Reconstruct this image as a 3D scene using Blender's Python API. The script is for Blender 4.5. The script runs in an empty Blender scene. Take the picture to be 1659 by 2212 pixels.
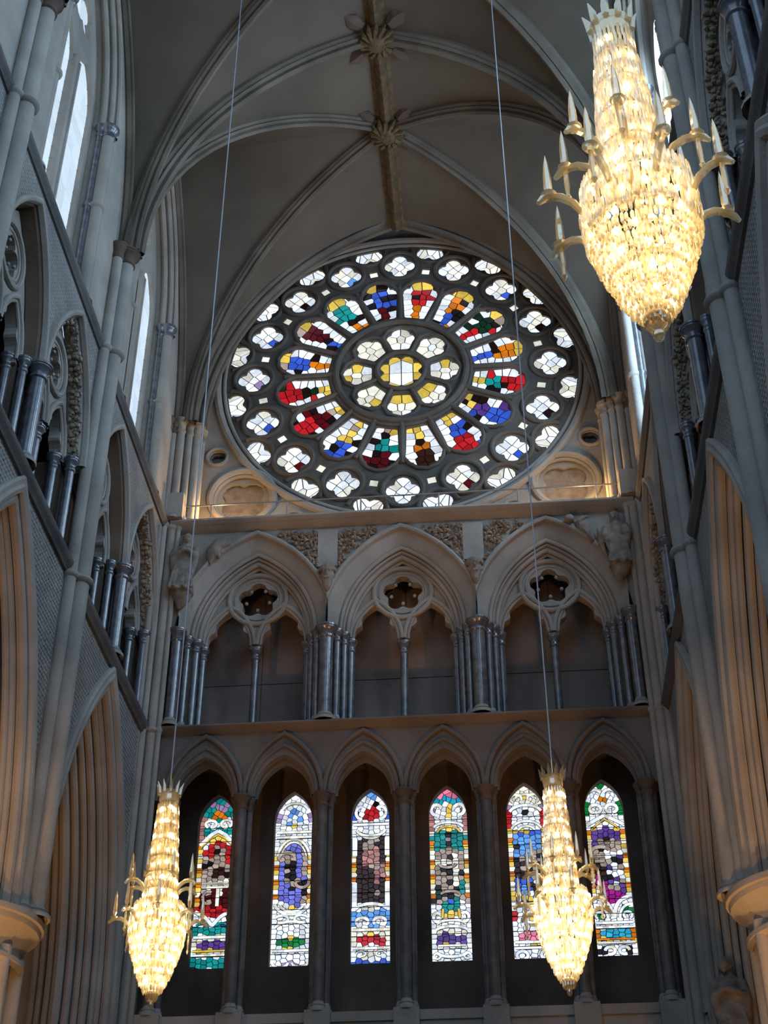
import bpy, math, random
from mathutils import Vector, Matrix
from mathutils.geometry import delaunay_2d_cdt
rnd = random.Random(7)
sc = bpy.context.scene
COL = sc.collection
pi, cos, sin, sqrt = math.pi, math.cos, math.sin, math.sqrt

# ------------------------------------------------------------------ camera
CAM = (1.7931, -26.855, 1.6); YAW, PITCH, ROLL, FPX = -0.0807, 0.6286, -0.0047, 3115.04
def cam_axes():
    cy, sy, cp, sp = cos(YAW), sin(YAW), cos(PITCH), sin(PITCH)
    f = Vector((sy*cp, cy*cp, sp)); r = Vector((cy, -sy, 0)); u = r.cross(f)
    c, s = cos(ROLL), sin(ROLL)
    return c*r + s*u, -s*r + c*u, f
_r, _u, _f = cam_axes()
cd = bpy.data.cameras.new('camera'); co = bpy.data.objects.new('camera', cd); COL.objects.link(co)
co.matrix_world = Matrix(((_r.x, _u.x, -_f.x, CAM[0]), (_r.y, _u.y, -_f.y, CAM[1]), (_r.z, _u.z, -_f.z, CAM[2]), (0, 0, 0, 1)))
cd.sensor_fit = 'VERTICAL'; cd.sensor_height = 36.0; cd.lens = FPX/2212*36.0; cd.clip_end = 300
sc.camera = co
# ------------------------------------------------------------------ sky, exposure
wd = bpy.data.worlds.new('sky'); sc.world = wd; wd.use_nodes = True
bg = wd.node_tree.nodes['Background']; bg.inputs[0].default_value = (.46, .68, 1.0, 1); bg.inputs[1].default_value = 1.35
vs = sc.view_settings; vs.view_transform = 'Standard'; vs.look = 'None'; vs.exposure = 0.0; vs.gamma = 1.0; vs.use_curve_mapping = False
SKY_L, SKY_R = .86, 14.0   # clear window glass: dull side of the sky (left wall), bright side (right wall)
# warm lamps of the building: uplights in the aisles, at the piers and on the rose ledge
def lamp(name, kind, loc, power, col, size=.3, aim=None, spot=None):
    l = bpy.data.lights.new(name, kind); l.energy = power; l.color = col
    if kind == 'AREA': l.size = size
    else: l.shadow_soft_size = size
    if kind == 'SPOT': l.spot_size = math.radians(spot or 70); l.spot_blend = .6
    o = bpy.data.objects.new(name, l); COL.objects.link(o); o.location = loc
    if aim: o.rotation_euler = (Vector(aim)-Vector(loc)).to_track_quat('-Z', 'Y').to_euler()
    return o
WARM = (1.0, .50, .17)
for sx in (-1, 1):
    lamp('aisle_lamp', 'SPOT', (sx*6.4, -10.6, 3.0), 1500, WARM, .3, (sx*6.2, -6.9, 12.5), 75)
    lamp('aisle_lamp', 'SPOT', (sx*6.6, -4.6, 3.0), 380, WARM, .3, (sx*6.2, -1.2, 12.5), 75)
    lamp('pier_lamp', 'SPOT', (sx*3.6, -11.0, 3.0), 900, WARM, .3, (sx*5.9, -6.5, 9.3), 34)
    lamp('ledge_lamp', 'POINT', (sx*4.25, .15, 21.4), 75, (1, .60, .24), .12)

# ------------------------------------------------------------------ materials
def new_mat(name):
    m = bpy.data.materials.new(name); m.use_nodes = True
    nt = m.node_tree; return m, nt, nt.nodes['Principled BSDF']
def stone(name, c1, c2, scale=.9, rough=.85, bump=.25, bscale=14, diaper=None, spec=.25):
    m, nt, p = new_mat(name); N = nt.nodes; L = nt.links
    g = N.new('ShaderNodeNewGeometry')
    n1 = N.new('ShaderNodeTexNoise'); n1.inputs['Scale'].default_value = scale; n1.inputs['Detail'].default_value = 6
    L.new(g.outputs['Position'], n1.inputs['Vector'])
    r = N.new('ShaderNodeValToRGB'); r.color_ramp.elements[0].position = .35; r.color_ramp.elements[1].position = .68
    r.color_ramp.elements[0].color = (*c2, 1); r.color_ramp.elements[1].color = (*c1, 1)
    L.new(n1.outputs[0], r.inputs[0]); L.new(r.outputs[0], p.inputs['Base Color'])
    n2 = N.new('ShaderNodeTexNoise'); n2.inputs['Scale'].default_value = bscale; n2.inputs['Detail'].default_value = 5
    L.new(g.outputs['Position'], n2.inputs['Vector'])
    h = n2.outputs[0]
    if diaper:
        s = N.new('ShaderNodeSeparateXYZ'); L.new(g.outputs['Position'], s.inputs[0])
        def wave(sock):
            a = N.new('ShaderNodeMath'); a.operation = 'MULTIPLY'; a.inputs[1].default_value = 2*pi/diaper; L.new(sock, a.inputs[0])
            b = N.new('ShaderNodeMath'); b.operation = 'SINE'; L.new(a.outputs[0], b.inputs[0])
            c = N.new('ShaderNodeMath'); c.operation = 'ABSOLUTE'; L.new(b.outputs[0], c.inputs[0]); return c.outputs[0]
        mm = N.new('ShaderNodeMath'); mm.operation = 'MULTIPLY'; L.new(wave(s.outputs['Y']), mm.inputs[0]); L.new(wave(s.outputs['Z']), mm.inputs[1])
        ad = N.new('ShaderNodeMath'); ad.operation = 'MULTIPLY_ADD'; ad.inputs[1].default_value = .8
        L.new(mm.outputs[0], ad.inputs[0]); L.new(h, ad.inputs[2]); h = ad.outputs[0]
    b = N.new('ShaderNodeBump'); b.inputs['Strength'].default_value = bump; b.inputs['Distance'].default_value = .05
    L.new(h, b.inputs['Height']); L.new(b.outputs[0], p.inputs['Normal'])
    p.inputs['Roughness'].default_value = rough; p.inputs['Specular IOR Level'].default_value = spec
    return m
STONE = stone('pale_stone', (.42, .385, .335), (.29, .265, .235))
DIAPER = stone('diapered_stone', (.38, .36, .335), (.26, .25, .235), diaper=.19, bump=.9)
WEB = stone('vault_web_stone', (.145, .120, .090), (.10, .082, .062), scale=.5, bump=.15, bscale=5)  # stone darkened to paint in the dimness under the vault
RIB = stone('rib_stone', (.21, .18, .14), (.125, .105, .082))  # rib colour also lowered, standing in for the lack of light up there
STRING = stone('grey_string_stone', (.17, .16, .15), (.11, .10, .095))  # darker grey stone for the side string courses
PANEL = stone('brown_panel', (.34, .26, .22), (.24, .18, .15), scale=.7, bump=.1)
DARKER = stone('darker_stone', (.225, .19, .165), (.15, .127, .11))  # darker, browner stone for the lower arcade and the string course above
SHAFT2 = stone('dull_marble', (.19, .165, .15), (.11, .095, .085), scale=5, rough=.45, bump=.05)
UMBER = stone('umber_stone', (.20, .145, .105), (.13, .09, .065))
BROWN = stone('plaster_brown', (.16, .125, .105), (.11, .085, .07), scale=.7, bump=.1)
DARKST = stone('dark_brown_stone', (.16, .115, .09), (.10, .072, .056))  # dark brown stone for passages, pier cores and some capitals
CARVE = stone('carved_stone', (.42, .35, .27), (.24, .19, .145), scale=4, bump=.5, bscale=25)
STATUE = stone('statue_stone', (.36, .31, .26), (.20, .165, .14), scale=5, bump=.3, bscale=30)
PURBECK = stone('polished_dark_marble', (.17, .17, .185), (.09, .09, .10), scale=6, rough=.22, bump=.05, spec=1.0)
GILT = stone('gilded_boss', (.17, .11, .05), (.07, .05, .03), scale=8, rough=.5, bump=.5, bscale=20)
TRAC = stone('tracery_stone', (.155, .138, .118), (.10, .088, .076), scale=1.6)  # darkened so the silhouette against the bright glass sits in the colour
FLOOR = stone('floor_stone', (.25, .19, .14), (.18, .14, .10), scale=.6)
def plain(name, col, rough=.6, metal=0, spec=.3):
    m, nt, p = new_mat(name); N = nt.nodes; L = nt.links
    n = N.new('ShaderNodeTexNoise'); n.inputs['Scale'].default_value = 12
    mx = N.new('ShaderNodeMix'); mx.data_type = 'RGBA'; mx.inputs[6].default_value = (*[c*.75 for c in col], 1); mx.inputs[7].default_value = (*col, 1)
    L.new(n.outputs[0], mx.inputs[0]); L.new(mx.outputs[2], p.inputs['Base Color'])
    p.inputs['Roughness'].default_value = rough; p.inputs['Metallic'].default_value = metal; p.inputs['Specular IOR Level'].default_value = spec
    return m
LEAD = plain('lead', (.012, .012, .013), .7)
IRON = plain('iron', (.05, .05, .055), .5, .6)
STEEL = plain('pale_metal', (.42, .40, .37), .4, .3)
CABLE = plain('cable', (.48, .51, .58), .4, .2)
def glass(name, col, s, sample=False, vary=.45):
    m, nt, p = new_mat(name); N = nt.nodes; L = nt.links
    o = N.new('ShaderNodeObjectInfo'); g = N.new('ShaderNodeNewGeometry')
    n = N.new('ShaderNodeTexNoise'); n.inputs['Scale'].default_value = 9; n.inputs['Detail'].default_value = 3
    L.new(g.outputs['Position'], n.inputs['Vector'])
    a = N.new('ShaderNodeMath'); a.operation = 'ADD'; L.new(o.outputs['Random'], a.inputs[0]); L.new(n.outputs[0], a.inputs[1])
    mr = N.new('ShaderNodeMapRange'); mr.inputs[1].default_value = .3; mr.inputs[2].default_value = 1.6
    mr.inputs[3].default_value = s*(1-vary); mr.inputs[4].default_value = s*(1+vary)
    L.new(a.outputs[0], mr.inputs[0]); L.new(mr.outputs[0], p.inputs['Emission Strength'])
    p.inputs['Emission Color'].default_value = (*col, 1); p.inputs['Base Color'].default_value = (*[c*.1 for c in col], 1)
    p.inputs['Roughness'].default_value = .25
    m.cycles.emission_sampling = 'FRONT_BACK' if sample else 'NONE'
    return m
GL = {'W': glass('white_glass', (.80, .88, 1.0), 1.12), 'V': glass('pearl_glass', (.90, .90, .80), .92), 'Y': glass('yellow_glass', (1.0, .72, .12), .72),
      'R': glass('red_glass', (.80, .02, .03), .55), 'D': glass('dark_red_glass', (.30, .01, .02), .22), 'B': glass('blue_glass', (.05, .14, .85), .65),
      'I': glass('light_blue_glass', (.14, .40, 1.0), .8), 'T': glass('teal_glass', (.01, .48, .48), .5), 'G': glass('green_glass', (.01, .42, .09), .45),
      'P': glass('violet_glass', (.22, .10, .62), .42), 'M': glass('magenta_glass', (.62, .01, .42), .5), 'O': glass('orange_glass', (1.0, .28, .01), .62),
      'N': glass('tan_glass', (.72, .58, .50), .5), 'K': glass('black_painted_glass', (.06, .03, .025), .12), 'C': glass('cyan_glass', (.03, .52, .85), .7),
      'S': glass('pink_glass', (.90, .42, .40), .45), 'L': glass('lilac_glass', (.58, .42, .80), .55), 'Q': glass('rose_pink_glass', (.95, .25, .42), .75),
      'E': glass('dark_brown_glass', (.14, .045, .03), .18), 'A': glass('dark_green_glass', (.02, .12, .05), .2)}
SKYGLASS = glass('clear_glass', (.68, .84, 1.0), SKY_L, True, .12)
SKYGLASS_R = glass('clear_glass_bright', (.50, .73, 1.0), SKY_R, True, .12)

# ------------------------------------------------------------------ geometry helpers
def tag(o, label=None, cat=None, group=None, kind=None):
    if label: o['label'] = label
    if cat: o['category'] = cat
    if group: o['group'] = group
    if kind: o['kind'] = kind
    return o
def empty(name, loc=(0, 0, 0), parent=None):
    o = bpy.data.objects.new(name, None); COL.objects.link(o); o.location = loc
    if parent: o.parent = parent
    return o
def link(name, me, parent=None, loc=(0, 0, 0)):
    o = bpy.data.objects.new(name, me); COL.objects.link(o); o.location = loc
    if parent: o.parent = parent
    return o
def copy_tree(o, off, parent):
    c = o.copy(); COL.objects.link(c); c.parent = parent
    c.location = Vector(o.location)+Vector(off)
    for ch in list(o.children): 
        copy_tree(ch, (0, 0, 0), c)
    return c
class MB:
    def __init__(s): s.v = []; s.f = []
    def add(s, vs, fs):
        n = len(s.v); s.v += [tuple(v) for v in vs]; s.f += [tuple(i+n for i in f) for f in fs]; return s
    def box(s, x0, x1, y0, y1, z0, z1):
        v = [(x, y, z) for x in (x0, x1) for y in (y0, y1) for z in (z0, z1)]
        return s.add(v, [(0, 1, 3, 2), (4, 6, 7, 5), (0, 4, 5, 1), (2, 3, 7, 6), (0, 2, 6, 4), (1, 5, 7, 3)])
    def grid(s, rows, cu=False, cv=False):
        m = len(rows[0]); vs = [p for r in rows for p in r]; fs = []
        for i in range(len(rows) if cu else len(rows)-1):
            for j in range(m if cv else m-1):
                a = i; b = (i+1) % len(rows); k = (j+1) % m
                fs.append((a*m+j, b*m+j, b*m+k, a*m+k))
        return s.add(vs, fs)
    def lathe(s, prof, c=(0, 0, 0), n=14, ax=2):
        rows = []
        for r, z in prof:
            row = []
            for k in range(n):
                t = 2*pi*k/n; a, b = r*cos(t), r*sin(t)
                row.append((c[0]+a, c[1]+b, c[2]+z) if ax == 2 else (c[0]+a, c[1]-z, c[2]+b))
            rows.append(row)
        return s.grid(rows, False, True)
    def tube(s, path, r, n=8, closed=False, radii=None):
        P = [Vector(p) for p in path]; rows = []; up = None
        for i, p in enumerate(P):
            a = P[i-1] if (i or closed) else p; b = P[(i+1) % len(P)] if (i < len(P)-1 or closed) else p
            t = (b-a).normalized()
            if up is None:
                up = Vector((0, 0, 1)) if abs(t.z) < .9 else Vector((0, 1, 0))
            x = t.cross(up); x = x.normalized() if x.length > 1e-4 else Vector((1, 0, 0)); y = x.cross(t).normalized(); up = y
            rr = radii[i] if radii else r
            rows.append([p+x*(rr*cos(2*pi*k/n))+y*(rr*sin(2*pi*k/n)) for k in range(n)])
        s.grid(rows, closed, True)
        if not closed:
            m = len(s.v)
            s.f.append(tuple(range(m-n, m))); s.f.append(tuple(range(m-len(P)*n, m-len(P)*n+n)))
        return s
    def sphere(s, c, r, n=10, m=7, sq=(1, 1, 1)):
        prof = [(sin(pi*i/(m-1)), -cos(pi*i/(m-1))) for i in range(m)]
        rows = [[(c[0]+r*sq[0]*a*cos(2*pi*k/n), c[1]+r*sq[1]*a*sin(2*pi*k/n), c[2]+r*sq[2]*b) for k in range(n)] for a, b in prof]
        return s.grid(rows, False, True)
    def mesh(s, name, mat, smooth=True):
        me = bpy.data.meshes.new(name); me.from_pydata(s.v, [], s.f); me.update()
        if mat: me.materials.append(mat)
        if smooth:
            me.polygons.foreach_set('use_smooth', [True]*len(me.polygons))
            try: me.set_sharp_from_angle(angle=math.radians(40))
            except Exception: pass
        return me
    def obj(s, name, mat, parent=None, smooth=True, loc=(0, 0, 0)):
        return link(name, s.mesh(name, mat, smooth), parent, loc)

X0 = 5.45
def ME(y0=0.0): return lambda s, z, d: (s, y0-d, z)           # end wall: s = x
def ML(s, z, d): return (-X0+d, s, z)                         # left wall: s = y
def MR(s, z, d): return (X0-d, s, z)
def arch_curve(a, zs, za, o=0.0, n=12, z0=None):
    h = za-zs; R = (h*h+a*a)/(2*a); c = R-a; Ro = R+o
    ta = math.acos(max(-1, min(1, c/Ro))); pts = []
    if z0 is not None: pts.append((-(a+o), z0))
    for i in range(n+1):
        t = ta*i/n; pts.append((c-Ro*cos(t), zs+Ro*sin(t)))
    return pts+[(-x, z) for x, z in reversed(pts[:-1])]
def arch_sweep(mb, M, s0, a, zs, za, prof, n=12, z0=None, closed=False, cl=99):
    rows = [[M(s0+max(-cl, min(cl, x)), z, d) for x, z in arch_curve(a, zs, za, o, n, z0)] for o, d in prof]
    return mb.grid(rows, closed, False)
def circ(o, d, r, k=8): return [(o+r*cos(2*pi*i/k), d+r*sin(2*pi*i/k)) for i in range(k)]
def inside(p, poly):
    x, y = p; c = False; j = len(poly)-1
    for i in range(len(poly)):
        a, b = poly[i], poly[j]
        if (a[1] > y) != (b[1] > y) and x < (b[0]-a[0])*(y-a[1])/(b[1]-a[1])+a[0]: c = not c
        j = i
    return c
def plate(mb, M, outer, holes, d0, d1):
    """a slab with holes: front at d0, back at d1"""
    vs = []; es = []; loops = [outer]+holes
    for lp in loops:
        b = len(vs); vs += [Vector(p) for p in lp]; es += [(b+i, b+(i+1) % len(lp)) for i in range(len(lp))]
    V, _, F, _, _, _ = delaunay_2d_cdt(vs, es, [], 0, 1e-6)
    keep = []
    for f in F:
        c = (sum(V[i].x for i in f)/len(f), sum(V[i].y for i in f)/len(f))
        if inside(c, outer) and not any(inside(c, h) for h in holes): keep.append(tuple(f))
    mb.add([M(v.x, v.y, d0) for v in V], keep)
    mb.add([M(v.x, v.y, d1) for v in V], [tuple(reversed(f)) for f in keep])
    for lp in loops:
        mb.grid([[M(x, z, d0) for x, z in lp], [M(x, z, d1) for x, z in lp]], False, True)
    return mb
def foil(n, c, rc, rot=0.0, k=8):
    out = []
    for i in range(n*k):
        t = 2*pi*i/(n*k); dl = ((t+pi/n) % (2*pi/n))-pi/n
        out.append((t+rot, c*cos(dl)+sqrt(max(0, rc*rc-(c*sin(dl))**2))))
    return [(r*cos(t), r*sin(t)) for t, r in out]
def ring(M, s0, z0, R, d, r, n=40, k=8, mb=None, t0=0, t1=2*pi):
    mb = mb or MB(); full = t1-t0 > 6.28
    return mb.tube([M(s0+R*cos(t0+(t1-t0)*i/n), z0+R*sin(t0+(t1-t0)*i/n), d) for i in range(n if full else n+1)], r, k, full)
_cm = {}
def column(parent, loc, z0, z1, r, mat=None, capmat=None, caph=.26, rings=(), basemat=None, name='column'):
    """shaft with moulded bell capital and base; parts shared between equal columns"""
    mat = mat or PURBECK; capmat = capmat or PURBECK; basemat = basemat or STONE
    key = (round(z1-z0, 3), round(r, 3), mat.name, capmat.name, caph, tuple(rings))
    if key not in _cm:
        h = z1-z0
        sh = MB().lathe([(r, .12), (r, h-caph)], n=14)
        for q in rings: sh.lathe([(r, q-.07), (r*1.35, q-.04), (r*1.45, q), (r*1.35, q+.04), (r, q+.07)], n=14)
        cp = MB().lathe([(r, h-caph-.05), (r*1.22, h-caph-.02), (r*1.22, h-caph+.02), (r*1.02, h-caph+.05), (r*1.1, h-.16), (r*1.45, h-.10), (r*1.62, h-.075), (r*1.62, h-.05), (r*1.75, h-.04), (r*1.75, h), (0, h)], n=14)
        bs = MB().lathe([(r*1.7, 0), (r*1.7, .05), (r*1.55, .08), (r*1.25, .10), (r*1.35, .13), (r*1.05, .17), (r, .2)], n=14)
        _cm[key] = (sh.mesh('shaft', mat), cp.mesh('capital', capmat), bs.mesh('base', basemat))
    e = empty(name, (loc[0], loc[1], z0), parent)
    for nm, me in zip(('shaft', 'capital', 'base'), _cm[key]): link(nm, me, e)
    return e

# ================================================================== SETTING
floor = MB().box(-17, 17, -47, 3, -.3, 0).obj('floor', FLOOR, smooth=False); tag(floor, 'brown stone floor of the transept', kind='structure')
for nm, b, lb in (('wall_unseen_front', (-16, 16, -47, -46, 0, 17), 'unseen dark stone wall far behind the viewer, added to block low sky light'), ('wall_unseen_nave', (-16.5, -15.5, -46, -18, 0, 17), 'unseen dark stone wall on the nave side, left, added to block low sky light'), ('wall_unseen_choir', (15.5, 16.5, -46, -18, 0, 17), 'unseen dark stone wall on the choir side, right, added to block low sky light')):
    tag(MB().box(*b).obj(nm, BROWN, smooth=False), lb, kind='structure')  # walls out of view, added as a screen against low sky light
BAY = 6.1; NB = 3
ZS, ZL = 15.75, 20.95
# ------------------------------------------------------------------ end wall
wb = empty('wall_back'); tag(wb, 'pale stone end wall with arcades beneath the great rose window', kind='structure')
E0 = ME(0.0)
CX = [-4.95, -3.3, -1.65, 0, 1.65, 3.3, 4.95]
# dado below the lower arcade
MB().box(-5.6, 5.6, 0, 1.3, 0, 9.62).obj('dado', STONE, wb, False)
MB().box(-5.6, 5.6, -.05, 1.6, 9.62, 9.8).obj('window_sill', STONE, wb, False)
# lower arcade wall with six arches
holes = []
for i in range(6):
    xc = (CX[i]+CX[i+1])/2
    c = arch_curve(.62, 14.2, 15.12, 0, 10)
    holes.append([(xc+x, z) for x, z in c])
out = [(-5.6, 15.7), (-5.6, 14.18)]
for i in range(6):
    xc = (CX[i]+CX[i+1])/2
    out += [(xc+x, z) for x, z in arch_curve(.62, 14.2, 15.12, 0, 10)]
out += [(5.6, 14.18), (5.6, 15.7)]
plate(MB(), E0, out, [], 0, -.5).obj('arcade_spandrel', DARKER, wb, False)
for i in range(6):
    xc = (CX[i]+CX[i+1])/2
    m = MB()
    arch_sweep(m, E0, xc, .80, 14.22, 15.58, circ(0, .05, .05), 10, closed=True)
    arch_sweep(m, E0, xc, .80, 14.22, 15.58, [(.05, .0), (.04, .07), (-.03, .06), (-.04, 0)], 10)
    arch_sweep(m, E0, xc, .70, 14.22, 15.32, circ(0, .01, .045), 10, closed=True)
    arch_sweep(m, E0, xc, .63, 14.22, 15.14, circ(0, -.08, .05), 10, closed=True)
    arch_sweep(m, E0, xc, .60, 14.22, 15.08, circ(0, -.24, .06), 10, closed=True)
    arch_sweep(m, E0, xc, .62, 14.2, 15.12, [(0, 0), (-.02, -.12), (-.06, -.3), (-.02, -.5)], 10)
    m.obj('arch_moulding', DARKER, wb)
for x in CX:
    e = 0 if abs(x) < 4.9 else (.1 if x < 0 else -.1)
    column(wb, (x+e, -.02, 0), 9.8, 14.2, .105, mat=SHAFT2, capmat=DARKST)
    for sx in (-1, 1): column(wb, (x+e+sx*.13, -.22+.36, 0), 9.8, 14.2, .07, mat=SHAFT2, capmat=DARKST)
    column(wb, (x+e, .42, 0), 9.8, 14.2, .10, mat=SHAFT2, capmat=DARKST)
    MB().box(x+e-.24, x+e+.24, -.16, .5, 9.2, 9.82).obj('plinth', STONE, wb, False)
# passage behind: ceiling, side ends, glazed wall
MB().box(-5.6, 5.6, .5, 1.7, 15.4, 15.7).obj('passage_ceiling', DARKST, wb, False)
LW = 1.44
LX = [(i-2.5)*1.634 for i in range(6)]
lholes = [[(x0+x, z) for x, z in arch_curve(.40, 14.28, 14.95, 0, 8)]+[(x0+.40, 11.18), (x0-.40, 11.18)] for x0 in LX]
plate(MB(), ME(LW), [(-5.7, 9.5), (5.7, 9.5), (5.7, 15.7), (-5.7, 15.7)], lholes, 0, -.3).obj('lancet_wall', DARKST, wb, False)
# string course between arcade and triforium
def string_course(parent, M, s0, s1, zt, d=.16, h=.2, mat=STONE, name='string_course'):
    pr = [(-.1, zt-h-.05), (d*.35, zt-h), (d*.55, zt-h*.75), (d*.8, zt-h*.6), (d, zt-h*.35), (d, zt-.03), (d*.8, zt), (-.1, zt)]
    return MB().grid([[M(s0, z, dd) for dd, z in pr], [M(s1, z, dd) for dd, z in pr]]).obj(name, mat, parent)
string_course(wb, E0, -5.35, 5.35, ZS+.06, .2, .16, DARKER)
MB().box(-5.6, 5.6, .0, 2.0, ZS-.08, ZS+.04).obj('gallery_floor', DARKST, wb, False)
# triforium: back wall with panel joints
for i in range(3):
    for j, (za, zb) in enumerate(((15.8, 17.62), (17.64, 20.9))):
        for k in range(2):
            xa = -4.95+3.3*i+1.65*k
            MB().box(xa+.006, xa+1.644, 1.5, 1.6, za, zb).obj('back_panel', PANEL, wb, False)
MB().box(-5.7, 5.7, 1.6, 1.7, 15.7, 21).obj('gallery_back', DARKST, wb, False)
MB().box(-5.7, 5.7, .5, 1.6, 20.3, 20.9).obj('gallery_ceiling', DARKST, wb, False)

def cusped(w, zs, za, n=14, depth=.11):
    """right half then left half outline of a cusped light head, from right foot over apex to left foot"""
    c = arch_curve(w, zs, za, 0, n); L = len(c); out = []
    for i, (x, z) in enumerate(c):
        t = i/(L-1); t = 2*t if t < .5 else 2-2*t
        k = depth*math.exp(-((t-.40)/.13)**2)+depth*.0
        cx, cz = 0, zs+.25*(za-zs)
        d = sqrt(x*x+(z-cz)**2) or 1
        out.append((x-(x-cx)/d*k, z-(z-cz)/d*k))
    return list(reversed(out))
def tracery_unit(parent, M, s0, hw, zs, za, zo, ro, sub_w, sub_x, sub_za, d0, leaf=None, band_mat=None, cols=True, zb=15.82, deep=False, cl=99):
    """one triforium arch: hood, orders, pierced head with two cusped lights and a foiled oculus, colonnettes"""
    a = hw
    m = MB(); arch_sweep(m, M, s0, a, zs, za, circ(.01, .05, .055), 14, closed=True, cl=cl)
    arch_sweep(m, M, s0, a, zs, za, [(.07, 0), (.06, .08), (-.04, .08), (-.06, 0)], 14, cl=cl); m.obj('hood_mould', STONE, parent)
    inset = -.16 if deep else -.58
    m = MB(); arch_sweep(m, M, s0, a, zs, za, [(-.02, .02), (-.05, -.02), (-.09, -.06), (-.10, d0*.6), (-.12, d0)] if deep else [(-.03, .02), (-.07, -.03), (-.14, -.07), (-.24, -.10), (-.33, -.155), (-.37, -.21)], 14, cl=cl); m.obj('arch_band', band_mat or STONE, parent)
    m = MB()
    for o, d, r in (((-.04, -.01, .05), (-.12, d0+.06, .06), (-.18, d0+.02, .04)) if deep else ((-.40, -.20, .05), (-.46, -.28, .04), (-.54, -.36, .06), (-.60, -.46, .045))):
        arch_sweep(m, M, s0, a, zs, za, circ(o, d, r), 14, closed=True, cl=cl)
    if not deep: arch_sweep(m, M, s0, a, zs, za, [(-.37, -.2), (-.43, -.3), (-.5, -.33), (-.58, -.42), (-.6, -.75)], 14, cl=cl); m.obj('arch_moulding', STONE, parent)
    oa = arch_curve(a, zs, za, inset, 14)
    zf = zs-.12
    outl = [(oa[0][0], zf)]+oa+[(oa[-1][0], zf)]
    c = cusped(sub_w, zs, sub_za)
    for sx in (1, -1):
        x0 = sx*sub_x
        outl += [(x0+sub_w, zf)]+[(x0+x, z) for x, z in c]+[(x0-sub_w, zf)]
    outl = [(s0+x, z) for x, z in outl]
    oc = [(s0+x, zo+z) for x, z in foil(5, ro*.42, ro*.285, pi/2, 7)]
    tri = []
    for sx in (-1, 1):
        tri.append([(s0+sx*(sub_x+.05)+x, sub_za+.28+z) for x, z in foil(3, .045, .05, pi/2, 3)])
    m = plate(MB(), M, outl, [oc]+([] if ro < .5 else []), d0, d0-.22)
    m.obj('tracery_plate', STONE, parent, False)
    m = MB(); ring(M, s0, zo, ro, d0+.03, .055, 40, 8, m); ring(M, s0, zo, ro*.80, d0+.0, .035, 36, 6, m); m.obj('oculus_ring', STONE, parent)
    m = MB()
    for sx in (1, -1):
        arch_sweep(m, M, s0+sx*sub_x, sub_w+.09, zs-.05, sub_za+.12, circ(0, d0+.03, .05), 10, closed=True)
        arch_sweep(m, M, s0+sx*sub_x, sub_w+.01, zs-.05, sub_za+.04, circ(0, d0+.0, .035), 10, closed=True)
    m.obj('light_moulding', STONE, parent)
    m = MB()
    for k in range(5):
        t = pi/2+2*pi*(k+.5)/5
        m.sphere(M(s0+ro*.42*cos(t), zo+ro*.42*sin(t), d0+.0), .045*ro/.66, 6, 5)
    m.obj('cusp_knops', STONE, parent)
    if leaf:
        m = MB(); cv = arch_curve(a, zs, za, -.13, 26)
        for i, (x, z) in enumerate(cv):
            for q in range(9):
                p = M(s0+x*(1+rnd.uniform(-.02, .02)), z+rnd.uniform(-.06, .06), rnd.uniform(d0+.05, -.04))
                m.sphere(p, rnd.uniform(.028, .06), 6, 5, (rnd.uniform(.7, 1.2), rnd.uniform(.7, 1.2), rnd.uniform(.6, 1.2)))
        tag(m.obj('carved_foliage', CARVE, parent), kind='stuff')
    if cols:
        l = M(s0, 0, d0-.11); column(parent, l, zb, zs-.08, .085, name='colonnette')
TU = dict(zs=18.12, za=20.74, zo=19.27, ro=.655, sub_w=.50, sub_x=.615, sub_za=18.98, d0=-.52)
for i in range(3):
    tracery_unit(wb, E0, (i-1)*3.3, 1.78, cl=1.665, **TU)
# triforium spandrels (front face above the arches)
out = [(-5.45, 20.92), (-5.45, 18.1)]
def zarch(x, a=1.78, zs=18.12, za=20.74):
    h = za-zs; R = (h*h+a*a)/(2*a); return zs+sqrt(max(0, R*R-(abs(x)+R-a)**2))
for i in range(3):
    xc = (i-1)*3.3
    for k in range(25):
        x = -1.65+3.3*k/24
        if i == 0 and k == 0: out.append((xc-1.78, 18.12))
        out.append((xc+x, zarch(x)))
        if i == 2 and k == 24: out.append((xc+1.78, 18.12))
out += [(5.45, 18.1), (5.45, 20.92)]
plate(MB(), E0, out, [], 0, -.2).obj('triforium_spandrel', STONE, wb, False)
for x in (-1.65, 1.65):
    e = wb
    column(e, (x, -.0, 0), 15.82, 18.14, .15, caph=.26)
    for sx in (-1, 1):
        column(e, (x+sx*.22, .12, 0), 15.82, 18.12, .075)
        column(e, (x+sx*.36, .28, 0), 15.82, 18.12, .075)
        column(e, (x+sx*.48, .50, 0), 15.82, 18.05, .09)
    MB().box(x-.35, x+.35, .25, 1.0, 15.82, 18.1).obj('pier_core', DARKST, wb, False)
for sx in (-1, 1):
    x = sx*4.95
    column(wb, (x, -.05, 0), 15.82, 18.2, .12)
    column(wb, (x-sx*.20, .14, 0), 15.82, 18.12, .075)
    column(wb, (x-sx*.36, .32, 0), 15.82, 18.12, .085)
    column(wb, (x-sx*.47, .55, 0), 15.82, 18.05, .085)
    MB().box(min(x-sx*.3, x+sx*.6), max(x-sx*.3, x+sx*.6), .25, 1.0, 15.82, 18.1).obj('pier_core', DARKST, wb, False)
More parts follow.
